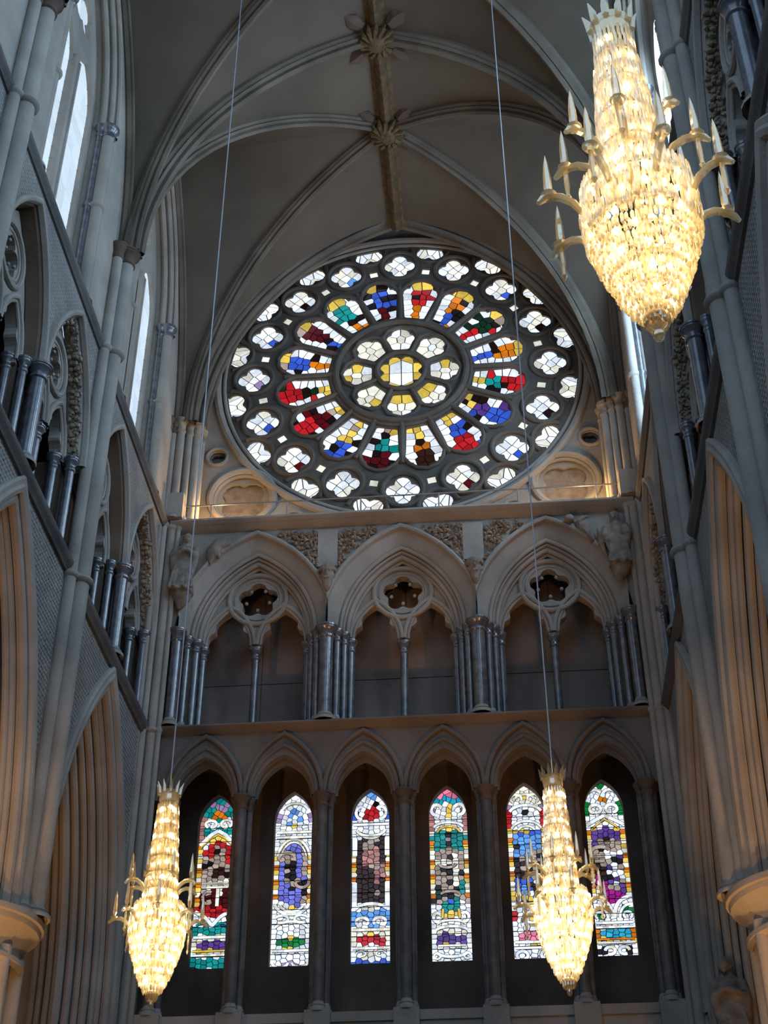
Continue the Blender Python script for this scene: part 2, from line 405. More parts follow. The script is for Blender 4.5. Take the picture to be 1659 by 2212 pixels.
# spandrel carving: foliage, plain blocks, corbel heads
for x in (-1.65, 1.65):
    MB().box(x-.24, x+.22, -.07, .05, 19.72, 20.72).obj('plain_block', STONE, wb, False)
    for sx in (-1, 1):
        m = MB()
        for q in range(230):
            xx = x+sx*rnd.uniform(.24, 1.15); zz = rnd.uniform(19.3, 20.72)
            if zz < zarch(abs(1.65-abs(xx-x)))+.14: continue
            th = rnd.uniform(0, pi); L = rnd.uniform(.05, .10)
            dx, dz = L*cos(th), L*sin(th)
            m.tube([(xx-dx, -.01, zz-dz), (xx, -.07, zz), (xx+dx, -.02, zz+dz)], .03, 5, radii=[.01, .035, .008])
        tag(m.obj('carved_foliage', CARVE, wb), kind='stuff')
# ledge and upper wall
string_course(wb, E0, -5.3, 5.3, ZL+.12, .32, .22)
MB().box(-5.45, 5.45, -.25, 1.3, ZL-.02, ZL+.1).obj('ledge', STONE, wb, False)
RZ, RY = 26.35, .98
ER = ME(RY)
def circle(x, z, r, n=64): return [(x+r*cos(2*pi*i/n), z+r*sin(2*pi*i/n)) for i in range(n)]
sp = []; SPC = []
for sx in (-1, 1): SPC += [(sx*3.92, 22.56, .80), (sx*2.62, 21.78, .26), (sx*4.62, 23.85, .26)]
holes = [circle(0, RZ, 4.74, 96)]+[circle(x, z, r*.92, 28) for x, z, r in SPC]
plate(MB(), ER, [(-5.6, 21), (5.6, 21), (5.6, 33), (-5.6, 33)], holes, 0, -.35).obj('rose_wall', STONE, wb, False)
MB().box(-5.6, 5.6, RY+.37, RY+.5, 21, 33).obj('outer_wall_skin', DARKST, wb, False)
for x, z, r in SPC:
    m = MB(); ring(ER, x, z, r, .02, .09*min(1, r/.5), 36, 8, m); ring(ER, x, z, r*.88, -.06, .05*min(1, r/.5), 36, 8, m); m.obj('roundel_ring', STONE, wb)
    pl = [(x+a, z+b) for a, b in foil(4, r*.36, r*.40, pi/4, 6)]
    plate(MB(), ER, circle(x, z, r*.92, 28), [pl], -.14, -.2).obj('roundel_tracery', STONE, wb, False)
    MB().lathe([(r*.95, 0), (0, .02)], ER(x, z, -.27), 20, 1).obj('roundel_back', CARVE, wb)
# arch framing the rose
m = MB()
A = (4.76, 24.0, 30.85)
arch_sweep(m, E0, 0, *A, [(.75, .30), (.62, .30), (.58, .22), (.42, .20), (.38, .10), (.24, .08), (.2, -.02), (.08, -.06), (.04, -.14), (0, -.25), (.1, -.3)], 22)
for o, d, r in ((.60, .26, .07), (.48, .17, .06), (.36, .11, .075), (.24, .03, .06), (.10, -.05, .075), (.02, -.18, .05)):
    arch_sweep(m, E0, 0, *A, circ(o, d, r), 22, closed=True)
m.obj('rose_arch_moulding', RIB, wb)
m = MB(); arch_sweep(m, E0, 0, *A, [(.10, -.3), (.7, -.3), (1.2, -.3)], 22); m.obj('rose_arch_back', DARKST, wb)
plate(MB(), E0, [(-5.7, 23.9)]+[(x, z) for x, z in arch_curve(*A, .5, 22)]+[(5.7, 23.9), (5.7, 33), (-5.7, 33)], [], .15, -.3).obj('arch_wall', STONE, wb, False)
MB().box(-5.7, 5.7, .25, 1.5, 32.4, 33).obj('rose_bay_roof', DARKST, wb, False)
MB().box(-5.6, -4.9, -.05, .3, 21, 24).obj('jamb_core', STONE, wb, False); MB().box(4.9, 5.6, -.05, .3, 21, 24).obj('jamb_core', STONE, wb, False)
for sx in (-1, 1):
    for xx, yy, r in ((5.26, -.30, .10), (5.08, -.18, .085), (4.93, -.03, .11), (4.84, .17, .075)):
        column(wb, (sx*xx, yy, 0), 21.05, 24.02, r, mat=STONE, capmat=CARVE, caph=.34)
    MB().box(*sorted((sx*5.02, sx*5.5)), -.42, -.05, 21.06, 21.75).obj('ledge_pedestal', STONE, wb, False)

# ------------------------------------------------------------------ glass mosaics
def clip(poly, nx, nz, c):
    out = []; n = len(poly)
    for i in range(n):
        a, b = poly[i], poly[(i+1) % n]; da = a[0]*nx+a[1]*nz-c; db = b[0]*nx+b[1]*nz-c
        if da <= 0: out.append(a)
        if (da < 0 < db) or (db < 0 < da):
            t = da/(da-db); out.append((a[0]+(b[0]-a[0])*t, a[1]+(b[1]-a[1])*t))
    return out
def cells(seeds, region, lead):
    res = []
    for i, s in enumerate(seeds):
        p = region
        nb = sorted(((q[0]-s[0])**2+(q[1]-s[1])**2, j) for j, q in enumerate(seeds) if j != i)[:16]
        for _, j in nb:
            q = seeds[j]; dx, dz = q[0]-s[0], q[1]-s[1]; d = sqrt(dx*dx+dz*dz)
            if d < 1e-6: continue
            nx, nz = dx/d, dz/d
            p = clip(p, nx, nz, nx*(s[0]+q[0])/2+nz*(s[1]+q[1])/2-lead/2)
            if len(p) < 3: break
        res.append(p if len(p) >= 3 else None)
    return res
def pane(poly, y, mat, parent, th=.015, name='glass_pane'):
    n = len(poly)
    v = [(x, y, z) for x, z in poly]+[(x, y+th, z) for x, z in poly]
    f = [tuple(range(n)), tuple(range(2*n-1, n-1, -1))]+[(i, i+n, (i+1) % n+n, (i+1) % n) for i in range(n)]
    me = bpy.data.meshes.new(name); me.from_pydata(v, [], f); me.materials.append(mat)
    return link(name, me, parent)
def ccw(poly):
    a = sum(poly[i][0]*poly[(i+1) % len(poly)][1]-poly[(i+1) % len(poly)][0]*poly[i][1] for i in range(len(poly)))
    return poly if a > 0 else poly[::-1]
def hexseeds(x0, x1, z0, z1, p, q, jit=.22):
    out = []; r = 0; z = z0+q/2
    while z < z1:
        x = x0+(p/2 if r % 2 else p*.98)
        x -= p*.5
        while x < x1+p*.3:
            out.append((x+rnd.uniform(-jit, jit)*p, z+rnd.uniform(-jit, jit)*q)); x += p
        z += q; r += 1
    return out

# ------------------------------------------------------------------ rose window
w1 = empty('window_1'); tag(w1, 'great round rose window of coloured saints filling the end wall', kind='structure')
GY = RY+.065
def pol(r, t): return (r*sin(t), RZ+r*cos(t))      # t clockwise from the top
rose_holes = []; lights = []
hub = [(x, RZ+z) for x, z in foil(8, .40, .17, pi/8, 4)]
hub = [(x*1.0, z) for x, z in hub]
rose_holes.append(hub)
def wedge_light(t0, pts, n=3):
    """outline in (radial, tangential-half-width) pairs plus a trefoil head -> world"""
    out = []
    for r, w in pts: out.append((r, w))
    full = out+[(r, -w) for r, w in reversed(out)]
    return [(r*sin(t0)+w*cos(t0), RZ+r*cos(t0)-w*sin(t0)) for r, w in full]
petals8 = [(.76, .17), (.78, .22), (1.00, .30), (1.10, .36), (1.21, .365), (1.29, .30), (1.31, .24), (1.39, .225), (1.46, .16), (1.50, .05)]
petals16 = [(1.88, .22), (1.90, .265), (2.30, .355), (2.60, .425), (2.72, .465), (2.88, .46), (2.97, .39), (2.99, .31), (3.10, .30), (3.20, .22), (3.26, .08)]
P8 = [(wedge_light(k*pi/4, petals8), k*pi/4) for k in range(8)]
P16 = [(wedge_light((k+.5)*pi/8, petals16), (k+.5)*pi/8) for k in range(16)]
Q16 = []; SQ = []; H16 = []
for k in range(16):
    t = k*pi/8; cx, cz = pol(3.82, t)
    Q16.append(([(cx+x, cz+z) for x, z in foil(4, .215, .205, 0, 6)], t, (cx, cz)))
    t = (k+.5)*pi/8; cx, cz = pol(3.62, t)
    SQ.append(([(cx+a*cos(t)+b*sin(t), cz-a*sin(t)+b*cos(t)) for a, b in ((-.105, -.105), (.105, -.105), (.105, .105), (-.105, .105))], t, (cx, cz)))
    cx, cz = pol(4.46, t); pts = []
    for x, z in foil(4, .225, .215, -t+pi/4, 6):
        px, pz = cx+x, cz+z; d = sqrt(px*px+(pz-RZ)**2)
        if d > 4.50: px, pz = px*4.50/d, RZ+(pz-RZ)*4.50/d
        if not pts or abs(px-pts[-1][0])+abs(pz-pts[-1][1]) > .012: pts.append((px, pz))
    H16.append((pts, t, (cx, cz)))
allh = [hub]+[p for p, _ in P8]+[p for p, _ in P16]+[p for p, _, _ in Q16+SQ+H16]
plate(MB(), ER, circle(0, RZ, 4.74, 96), allh, .0, -.06).obj('rose_tracery', TRAC, w1, False)
MB().lathe([(4.72, -.095), (0, -.095), (0, -.105), (4.72, -.105)], (0, RY, RZ), 64, 1).obj('leading', LEAD, w1)
for R, d, r, nm in ((4.76, .04, .10, 'outer_ring'), (4.58, .02, .05, 'outer_ring'), (1.68, .06, .085, 'inner_ring'), (1.80, .02, .05, 'inner_ring'), (.62, .05, .06, 'hub_ring')):
    ring(ER, 0, RZ, R, d, r, 80 if R > 1 else 36, 8).obj(nm, STONE if R > 4 else TRAC, w1)
for k in range(16):
    t = k*pi/8
    a, b = pol(1.72, t), pol(3.02, t)
    MB().tube([ER(*a, .03), ER(*b, .03)], .065, 8).obj('spoke', TRAC, w1)
    t2 = (k+.5)*pi/8
    pts = [(2.55, -.53), (2.80, -.52), (3.02, -.42), (3.20, -.25), (3.27, 0), (3.20, .25), (3.02, .42), (2.80, .52), (2.55, .53)]
    MB().tube([ER(r*sin(t2)+w*cos(t2), RZ+r*cos(t2)-w*sin(t2), .02) for r, w in pts], .055, 8).obj('petal_head', TRAC, w1)
    cx, cz = pol(3.82, t); ring(ER, cx, cz, .50, .025, .06, 28, 8).obj('quatrefoil_ring', TRAC, w1)
    cx, cz = pol(4.46, t2)
    ring(ER, cx, cz, .50, .02, .055, 20, 8, None, pi/2-t2+1.72, pi/2-t2+2*pi-1.72).obj('half_ring', TRAC, w1)
for k in range(8):
    t = (k+.5)*pi/4; a, b = pol(.66, t), pol(1.30, t)
    MB().tube([ER(*a, .02), ER(*b, .02)], .05, 8).obj('hub_spoke', TRAC, w1)
    t = k*pi/4
    pts = [(1.0, -.42), (1.22, -.45), (1.42, -.34), (1.55, 0), (1.42, .34), (1.22, .45), (1.0, .42)]
    MB().tube([ER(r*sin(t)+w*cos(t), RZ+r*cos(t)-w*sin(t), .01) for r, w in pts], .05, 8).obj('foil_head', TRAC, w1)
def hull_region(p, g=.03):
    cx = sum(a for a, _ in p)/len(p); cz = sum(b for _, b in p)/len(p)
    pts = sorted(set((round(a+(a-cx)*g*3, 4), round(b+(b-cz)*g*3, 4)) for a, b in p))
    def half(ps):
        h = []
        for q in ps:
            while len(h) > 1 and (h[-1][0]-h[-2][0])*(q[1]-h[-2][1])-(h[-1][1]-h[-2][1])*(q[0]-h[-2][0]) <= 0: h.pop()
            h.append(q)
        return h[:-1]
    return half(pts)+half(pts[::-1])
def fill_light(name, outline, seeds, colf, lead=.026, parent=w1):
    reg = hull_region(outline); e = empty(name, (0, 0, 0), parent)
    seeds = [s for s in seeds if inside(s, reg)]
    for s, c in zip(seeds, cells(seeds, reg, lead)):
        if c: pane(c, GY, GL[colf(s)], e)
    return e
# hub
fill_light('hub_light', hub, [(x, RZ+z) for x in (-.46, -.15, .15, .46) for z in (-.2, .2)]+[(x, RZ+z) for x in (-.28, .28) for z in (-.47, .47)],
           lambda s: 'Y' if (abs(s[0]) > .3 or abs(s[1]-RZ) > .4) else 'W')
for p, t in P8:
    sd = []
    for r, w in ((.92, -.11), (.92, .11), (1.15, -.2), (1.15, 0), (1.15, .2), (1.36, -.13), (1.36, .13)):
        sd.append((r*sin(t)+w*cos(t)+rnd.uniform(-.03, .03), RZ+r*cos(t)-w*sin(t)+rnd.uniform(-.03, .03)))
    fill_light('foil_light', p, sd, lambda s, t=t: rnd.choice('VVVW') if not (cos(t) < .5 and s[1] > RZ-1.05 and rnd.random() < .5) else rnd.choice('YV'))
FIG = ['RO', 'OB', 'AR', 'OB', 'TR', 'PB', 'BR', 'OE', 'TD', 'YB', 'DR', 'AR', 'BO', 'DB', 'TO', 'BD']
for k, (p, t) in enumerate(P16):
    up = cos(t) >= -.05
    sd = []
    for i in range(7):
        r = 1.92+i*.195; hw = .20+.14*i/4
        for w in ((-.8, -.3, .3, .8) if i > 2 else (-.75, 0, .75)):
            sd.append((r, w*hw*1.1, w))
    cols = {}; S = []
    f1, f2 = FIG[k]
    for r, w, wn in sd:
        tt = (3.2-r)/1.35 if up else (r-1.85)/1.35       # 0 at the head end
        lean = wn+.12*sin(k*2.1)
        if abs(lean) < .55:
            if tt < .20: c = 'Y' if rnd.random() < .75 else 'N'
            elif tt < .56: c = f1
            else: c = f2
        elif tt < .14: c = 'Y' if rnd.random() < .4 else 'W'
        elif tt > .3 and rnd.random() < .28: c = rnd.choice((f1, f2, 'K'))
        else: c = 'W'
        if rnd.random() < .08: c = 'K'
        r += rnd.uniform(-.05, .05); w += rnd.uniform(-.04, .04)
        q = (r*sin(t)+w*cos(t), RZ+r*cos(t)-w*sin(t)); S.append(q); cols[q] = c
    fill_light('petal_light', p, S, lambda s: cols[s])
for k, (p, t, c) in enumerate(Q16):
    S = [(c[0]+a+rnd.uniform(-.03, .03), c[1]+b+rnd.uniform(-.03, .03)) for a, b in ((0, 0), (.30, .02), (-.30, -.02), (.03, .30), (-.02, -.30), (.15, -.14), (-.16, .15), (.16, .16), (-.15, -.15))]
    ex = {15: 'I', 14: 'K', 5: 'K', 6: 'B', 7: 'D', 11: 'B', 10: 'D', 12: 'L', 13: 'B', 3: 'K', 2: 'B'}.get(k)
    fill_light('quatrefoil_light', p, S, lambda s, S=S, ex=ex: ex if ex and s is S[5] else rnd.choice('WWWV'))
for p, t, c in SQ: fill_light('small_square_light', p, [c], lambda s: 'V')
for p, t, c in H16:
    cx, cz = pol(4.30, t)
    S = [(cx+a*cos(t)+b*sin(t), cz-a*sin(t)+b*cos(t)) for a, b in ((0, -.1), (-.17, .05), (.17, .05), (0, .12), (-.33, .1), (.33, .1))]
    fill_light('half_quatrefoil_light', p, S, lambda s: rnd.choice('WWV'))

# ------------------------------------------------------------------ lancets
def design(i):
    R = lambda u0, u1, v0, v1, c: ('r', u0, u1, v0, v1, c)
    Ee = lambda u, v, a, b, c: ('e', u, v, a, b, c)
    band = lambda v0, v1, c: ('r', -1, 1, v0, v1, c)
    side = lambda v0, v1, c: ('s', .80, 0, v0, v1, c)
    if i == 0: return [band(0, 1, 'W'), band(0, .22, 'T'), side(0, .27, 'S'), R(-.4, .4, .03, .07, 'L'), Ee(0, .105, .35, .025, 'O'), Ee(-.4, .155, .42, .028, 'W'), Ee(.4, .155, .42, .028, 'W'), ('c', 0, .19, .085, .045, 'W'), ('c', 0, .225, .085, .012, 'Y'),
        ('v', .245, .075, .36, 'R'), band(.36, .60, 'N'), R(.6, 1, .28, .40, 'R'), Ee(.1, .33, .3, .05, 'N'), Ee(.1, .44, .25, .035, 'E'), R(-.7, .9, .535, .65, 'D'), band(.5, .53, 'V'), R(.05, .3, .53, .64, 'V'), Ee(-.4, .56, .3, .02, 'N'), Ee(-.3, .62, .35, .012, 'N'), side(.28, .64, 'YO'), band(.64, .70, 'R'), ('V', .655, .075, .05, 'W'), Ee(.8, .725, .25, .02, 'P'), band(.75, .80, 'T'), band(.80, .835, 'V'), band(.835, .877, 'P'), side(.835, .877, 'V'), band(.877, .90, 'Y'), band(.90, .92, 'W'), band(.925, .985, 'T'), R(-1, -.5, .97, 1, 'E'), R(.5, 1, .97, 1, 'E')]
    if i == 1: return [band(0, 1, 'W'), side(0, .17, 'L'), R(-.55, .55, .09, .17, 'I2'), band(.17, .27, 'W'), Ee(0, .18, .2, .012, 'Y'), Ee(0, .45, .95, .20, 'V'), Ee(-.05, .46, .70, .18, 'P2'), R(-.75, -.4, .42, .62, 'P2'), Ee(-.35, .37, .5, .035, 'N'), Ee(.65, .40, .3, .08, 'N'), Ee(-.3, .47, .25, .05, 'N'), R(-.1, .05, .4, .6, 'K'), Ee(.45, .52, .5, .02, 'N'), R(.35, .8, .54, .59, 'K'), Ee(.5, .61, .35, .02, 'N'), R(-.2, .3, .56, .66, 'P2'), side(.33, .62, 'YO'), R(-.85, -.6, .62, .645, 'O'), R(.6, .9, .62, .645, 'Y'), band(.66, .83, 'W'), Ee(0, .67, .4, .01, 'Y'), R(-.78, .78, .835, .88, 'G'), R(-.3, .3, .882, .895, 'Y'), R(-.3, .3, .815, .832, 'Y'), band(.9, 1, 'W'), R(-.4, .3, .97, 1, 'L')]
    if i == 2: return [band(0, 1, 'W'), side(0, .16, 'B'), band(0, .04, 'I'), Ee(0, .075, .3, .01, 'K'), R(-.32, .32, .095, .175, 'R'), band(.27, .66, 'E'), R(-.6, .2, .28, .34, 'N'), R(-.55, 0, .34, .40, 'S'), Ee(.35, .31, .2, .03, 'N'), Ee(.3, .37, .3, .04, 'S'), Ee(-.2, .42, .5, .015, 'S'), Ee(.25, .44, .25, .025, 'N'), Ee(.65, .47, .12, .05, 'S'), Ee(.3, .51, .15, .04, 'S'), Ee(.5, .6, .4, .008, 'N'), side(.27, .36, 'W'), side(.36, .53, 'YO'), side(.53, .67, 'W'), Ee(0, .68, .6, .03, 'V'), band(.69, .78, 'I'), Ee(-.45, .755, .38, .022, 'W'), Ee(.45, .755, .38, .022, 'W'), band(.785, .83, 'V'), R(-.15, .15, .785, .83, 'Y'), band(.835, .88, 'R'), side(.835, .88, 'V'), band(.885, .955, 'W'), R(-.5, .5, .915, .945, 'V'), band(.962, 1, 'B')]
    if i == 3: return [band(0, 1, 'W'), band(0, .052, 'Q'), band(.052, .085, 'C'), side(.08, .3, 'S'), R(-.2, .2, .1, .165, 'Y'), ('c', 0, .205, .05, .03, 'Y'), band(.25, .36, 'T'), ('c', 0, .20, .06, .03, 'V'), R(-.8, -.3, .22, .25, 'W'), R(.4, .8, .22, .25, 'W'), band(.36, .66, 'N'), Ee(0, .32, .2, .06, 'N'), Ee(.1, .39, .15, .03, 'E'), Ee(-.3, .44, .4, .02, 'V'), R(.2, .4, .38, .56, 'V'), Ee(-.1, .47, .4, .012, 'K'), Ee(.1, .545, .5, .012, 'K'), Ee(.55, .58, .15, .04, 'T'), Ee(-.5, .62, .5, .02, 'A'), Ee(.2, .62, .4, .012, 'N'), R(-.35, .4, .64, .72, 'T'), Ee(0, .66, .2, .02, 'B'), side(.3, .64, 'YV'), R(-.45, .45, .72, .755, 'Y'), ('c', 0, .765, .02, .03, 'W'), band(.80, .835, 'V'), R(-.75, .75, .835, .885, 'P'), R(-.3, .3, .885, .9, 'Y'), band(.9, .985, 'W')]
    if i == 4: return [band(0, 1, 'W'), band(0, .1, 'V'), R(-.12, .12, .06, .10, 'Y'), side(.06, .15, 'L'), side(.15, .28, 'R'), Ee(0, .16, .25, .012, 'K'), band(.255, .275, 'Y'), band(.275, .33, 'B'), R(-.65, .7, .29, .42, 'I'), Ee(-.5, .365, .2, .02, 'E'), R(-.7, -.1, .42, .455, 'N'), Ee(.5, .42, .4, .04, 'N'), band(.455, .56, 'E'), Ee(-.1, .48, .5, .015, 'N'), Ee(.3, .52, .3, .02, 'N'), R(-.75, 0, .545, .69, 'B'), R(-.55, -.2, .57, .63, 'I'), R(.0, .7, .57, .62, 'E'), R(.1, .8, .62, .68, 'I'), side(.285, .68, 'YV'), ('c', .3, .665, -.04, .02, 'Y'), band(.70, .835, 'W'), R(-1, -.72, .735, .775, 'R'), Ee(.05, .785, .2, .02, 'Y'), Ee(.05, .81, .15, .008, 'K'), R(-.7, .8, .845, .885, 'Q'), Ee(.05, .91, .3, .02, 'Y'), band(.93, 1, 'W'), R(-.15, .35, .975, 1, 'L')]
    return [band(0, 1, 'W'), side(0, .2, 'G'), band(0, .02, 'G'), Ee(0, .095, .22, .018, 'O'), Ee(-.42, .155, .1, .015, 'K'), Ee(.42, .155, .1, .015, 'K'), ('c', 0, .215, .09, .012, 'Y'), ('v', .235, .09, .36, 'P'), band(.33, .62, 'N'), R(-.1, .8, .40, .60, 'W2'), R(-.8, -.45, .28, .36, 'P'), R(-.8, -.2, .48, .53, 'E'), R(-.8, -.5, .53, .60, 'M'), R(-.4, -.1, .56, .62, 'M'), R(.2, .8, .44, .47, 'K'), Ee(.4, .56, .15, .03, 'P'), side(.28, .64, 'YO'), R(-.6, .6, .62, .70, 'M'), R(.2, .75, .62, .64, 'P'), ('V', .655, .11, .05, 'W'), R(-.9, -.5, .73, .78, 'G'), R(.6, .95, .71, .75, 'G'), band(.785, .835, 'W'), R(-.8, .8, .842, .885, 'C'), side(.83, .89, 'O'), band(.887, .905, 'Y'), band(.905, 1, 'W'), R(-.9, -.4, .94, .97, 'K'), R(.4, .8, .94, .97, 'K')]
def colour_at(ops, u, v):
    c = 'W'
    for o in ops:
        k = o[0]; hit = False
        if k == 'r': hit = o[1] <= u <= o[2] and o[3] <= v <= o[4]
        elif k == 'e': hit = ((u-o[1])/o[3])**2+((v-o[2])/o[4])**2 <= 1
        elif k == 's': hit = abs(u) >= o[1] and o[3] <= v <= o[4]
        elif k == 'c': vv = o[2]+abs(u-o[1])*o[3]; hit = vv <= v <= vv+abs(o[4])       # chevron pointing up
        elif k == 'v': hit = o[1]+abs(u)*o[2] <= v <= o[3]                               # filled under chevron
        elif k == 'V': vv = o[1]+o[2]*(1-abs(u)); hit = vv <= v <= vv+o[3]                # V shape
        if hit: c = o[-1]
    if c == 'YO': c = 'YVO'[int(v*40) % 3]
    if c == 'YV': c = 'YVVO'[int(v*37) % 4]
    if c == 'I2': c = 'I' if rnd.random() < .35 else 'W'
    if c == 'P2': c = 'B' if rnd.random() < .45 else 'P'
    if c == 'W2': c = rnd.choice('WWPN')
    if c == 'N': c = rnd.choice('NNNNK')
    return c
def arcp(u, v, ru, rv, a0, a1, n=10): return [(u+ru*cos(math.radians(a0+(a1-a0)*k/n)), v-rv*sin(math.radians(a0+(a1-a0)*k/n))) for k in range(n+1)]
def mirror(rs): return rs+[([(-u, v) for u, v in p], w, s_, c) for p, w, s_, c in rs]
def ribbons(i):
    W = 'WV'
    bar = lambda v, c=W, n=6, w=.05, a=.93: ([(-a, v), (a, v)], w, n, c)
    if i == 0: return mirror([(arcp(.42, .158, .30, .022, -60, 250), .055, 5, W), ([(0, .20), (.4, .225), (.93, .285)], .075, 4, W), ([(0, .222), (.4, .245), (.9, .30)], .03, 4, 'Y'), ([(.02, .745), (.4, .70), (.93, .668)], .07, 4, W), (arcp(.5, .755, .35, .018, 20, 160), .04, 3, 'T')])+[bar(.812), bar(.912), bar(.888, 'Y', 6, .035), bar(.51, 'V', 5, .04, .7), bar(.532, 'V', 5, .035, .7), ([(.18, .54), (.18, .64)], .07, 3, 'V'), (arcp(-.3, .59, .3, .035, 60, 260), .05, 4, 'N')]
    if i == 1: return [(arcp(0, .40, .88, .135, 15, 165), .05, 9, W), (arcp(0, .41, .72, .125, 20, 160), .03, 8, 'V'), (arcp(0, .63, .9, .07, 190, 350), .06, 8, W), (arcp(0, .635, .62, .05, 195, 345), .05, 6, W), bar(.225), bar(.255, W, 5), bar(.90), (arcp(0, .79, .9, .05, 20, 160), .05, 7, W), (arcp(0, .115, .75, .065, 25, 155), .05, 6, W), (arcp(-.35, .375, .42, .03, 10, 200), .07, 4, 'N'), (arcp(.5, .52, .35, .03, 180, 380), .06, 4, 'N')]+mirror([(arcp(.5, .725, .35, .02, 30, 300), .05, 4, W), (arcp(.5, .965, .4, .025, 180, 360), .05, 3, W)])
    if i == 2: return [(arcp(0, .225, .75, .04, 185, 355), .055, 7, W), (arcp(0, .245, .55, .035, 195, 345), .035, 5, 'V'), (arcp(0, .70, .85, .045, 20, 160), .06, 7, W), bar(.80, 'V'), bar(.90), bar(.195, W, 5)]+mirror([(arcp(.45, .755, .32, .022, -40, 220), .06, 5, W), (arcp(.55, .125, .25, .035, -80, 110), .06, 4, W), ([(.85, .275), (.85, .38)], .1, 2, W), ([(.85, .535), (.85, .68)], .1, 4, W), (arcp(.5, .93, .25, .014, 0, 270), .035, 4, W)])
    if i == 3: return [(arcp(0, .235, .78, .035, 10, 170), .05, 7, W), (arcp(0, .265, .6, .04, 10, 170), .04, 6, 'Y'), (arcp(0, .79, .75, .03, 20, 160), .05, 6, W), (arcp(0, .825, .85, .03, 20, 160), .05, 7, W), (arcp(0, .93, .8, .03, 195, 345), .055, 6, W), bar(.90, 'V', 5, .035, .7), (arcp(-.1, .44, .45, .025, 180, 350), .05, 4, 'N'), (arcp(0, .62, .5, .02, 10, 170), .05, 4, 'N')]+mirror([(arcp(.6, .125, .28, .032, -100, 150), .07, 5, W), (arcp(.7, .745, .2, .025, -120, 140), .06, 4, W), (arcp(.75, .955, .17, .016, 0, 300), .04, 3, W), ([(.4, .70), (.45, .75)], .05, 1, 'Y')])
    if i == 4: return [(arcp(0, .165, .85, .05, 15, 165), .06, 7, W), (arcp(0, .27, .8, .06, 15, 165), .05, 6, W), (arcp(0, .275, .45, .035, 15, 165), .04, 4, W), (arcp(0, .79, .5, .06, 60, 200), .06, 4, W), (arcp(0, .75, .5, .04, 200, 330), .05, 4, W), bar(.895), bar(.925, W, 5), ([(-.95, .705), (-.2, .685), (.9, .675)], .035, 6, 'Y'), (arcp(0, .08, .5, .03, 10, 170), .05, 5, 'V')]+mirror([(arcp(.6, .965, .28, .022, -30, 250), .06, 4, W), (arcp(.45, .075, .3, .025, -60, 200), .05, 4, 'V')])
    return mirror([(arcp(.42, .155, .30, .026, -80, 250), .065, 5, W), ([(0, .195), (.45, .22), (.95, .25)], .07, 4, W), ([(0, .217), (.45, .25), (.7, .275)], .028, 3, 'Y'), (arcp(.9, .77, .85, .105, 95, 180), .075, 4, W), (arcp(.9, .78, .6, .075, 95, 180), .05, 4, W), (arcp(.7, .765, .22, .018, -60, 240), .05, 4, W), (arcp(.35, .955, .25, .02, 0, 300), .06, 4, W), (arcp(.4, .07, .35, .03, -30, 160), .06, 4, W)])+[bar(.805), bar(.83), bar(.915), bar(.893, 'O', 6, .03), (arcp(-.35, .40, .45, .022, 0, 180), .07, 4, 'N'), ([(-.75, .43), (-.15, .43)], .07, 3, 'N'), ([(-.7, .46), (-.2, .46)], .06, 2, 'N')]
LBL = ['lancet window with red panel and teal head, leftmost of the six', 'lancet window with violet blue panel and green band near its foot', 'lancet window with red square near its head and red band below',
       'lancet window with pink tip and dark violet band near its foot', 'lancet window with bright blue panel, partly behind a hanging chandelier', 'lancet window with green edged head and purple panel, rightmost of the six']
GP = glass('periwinkle_glass', (.22, .24, .95), .7); GL['X'] = GP
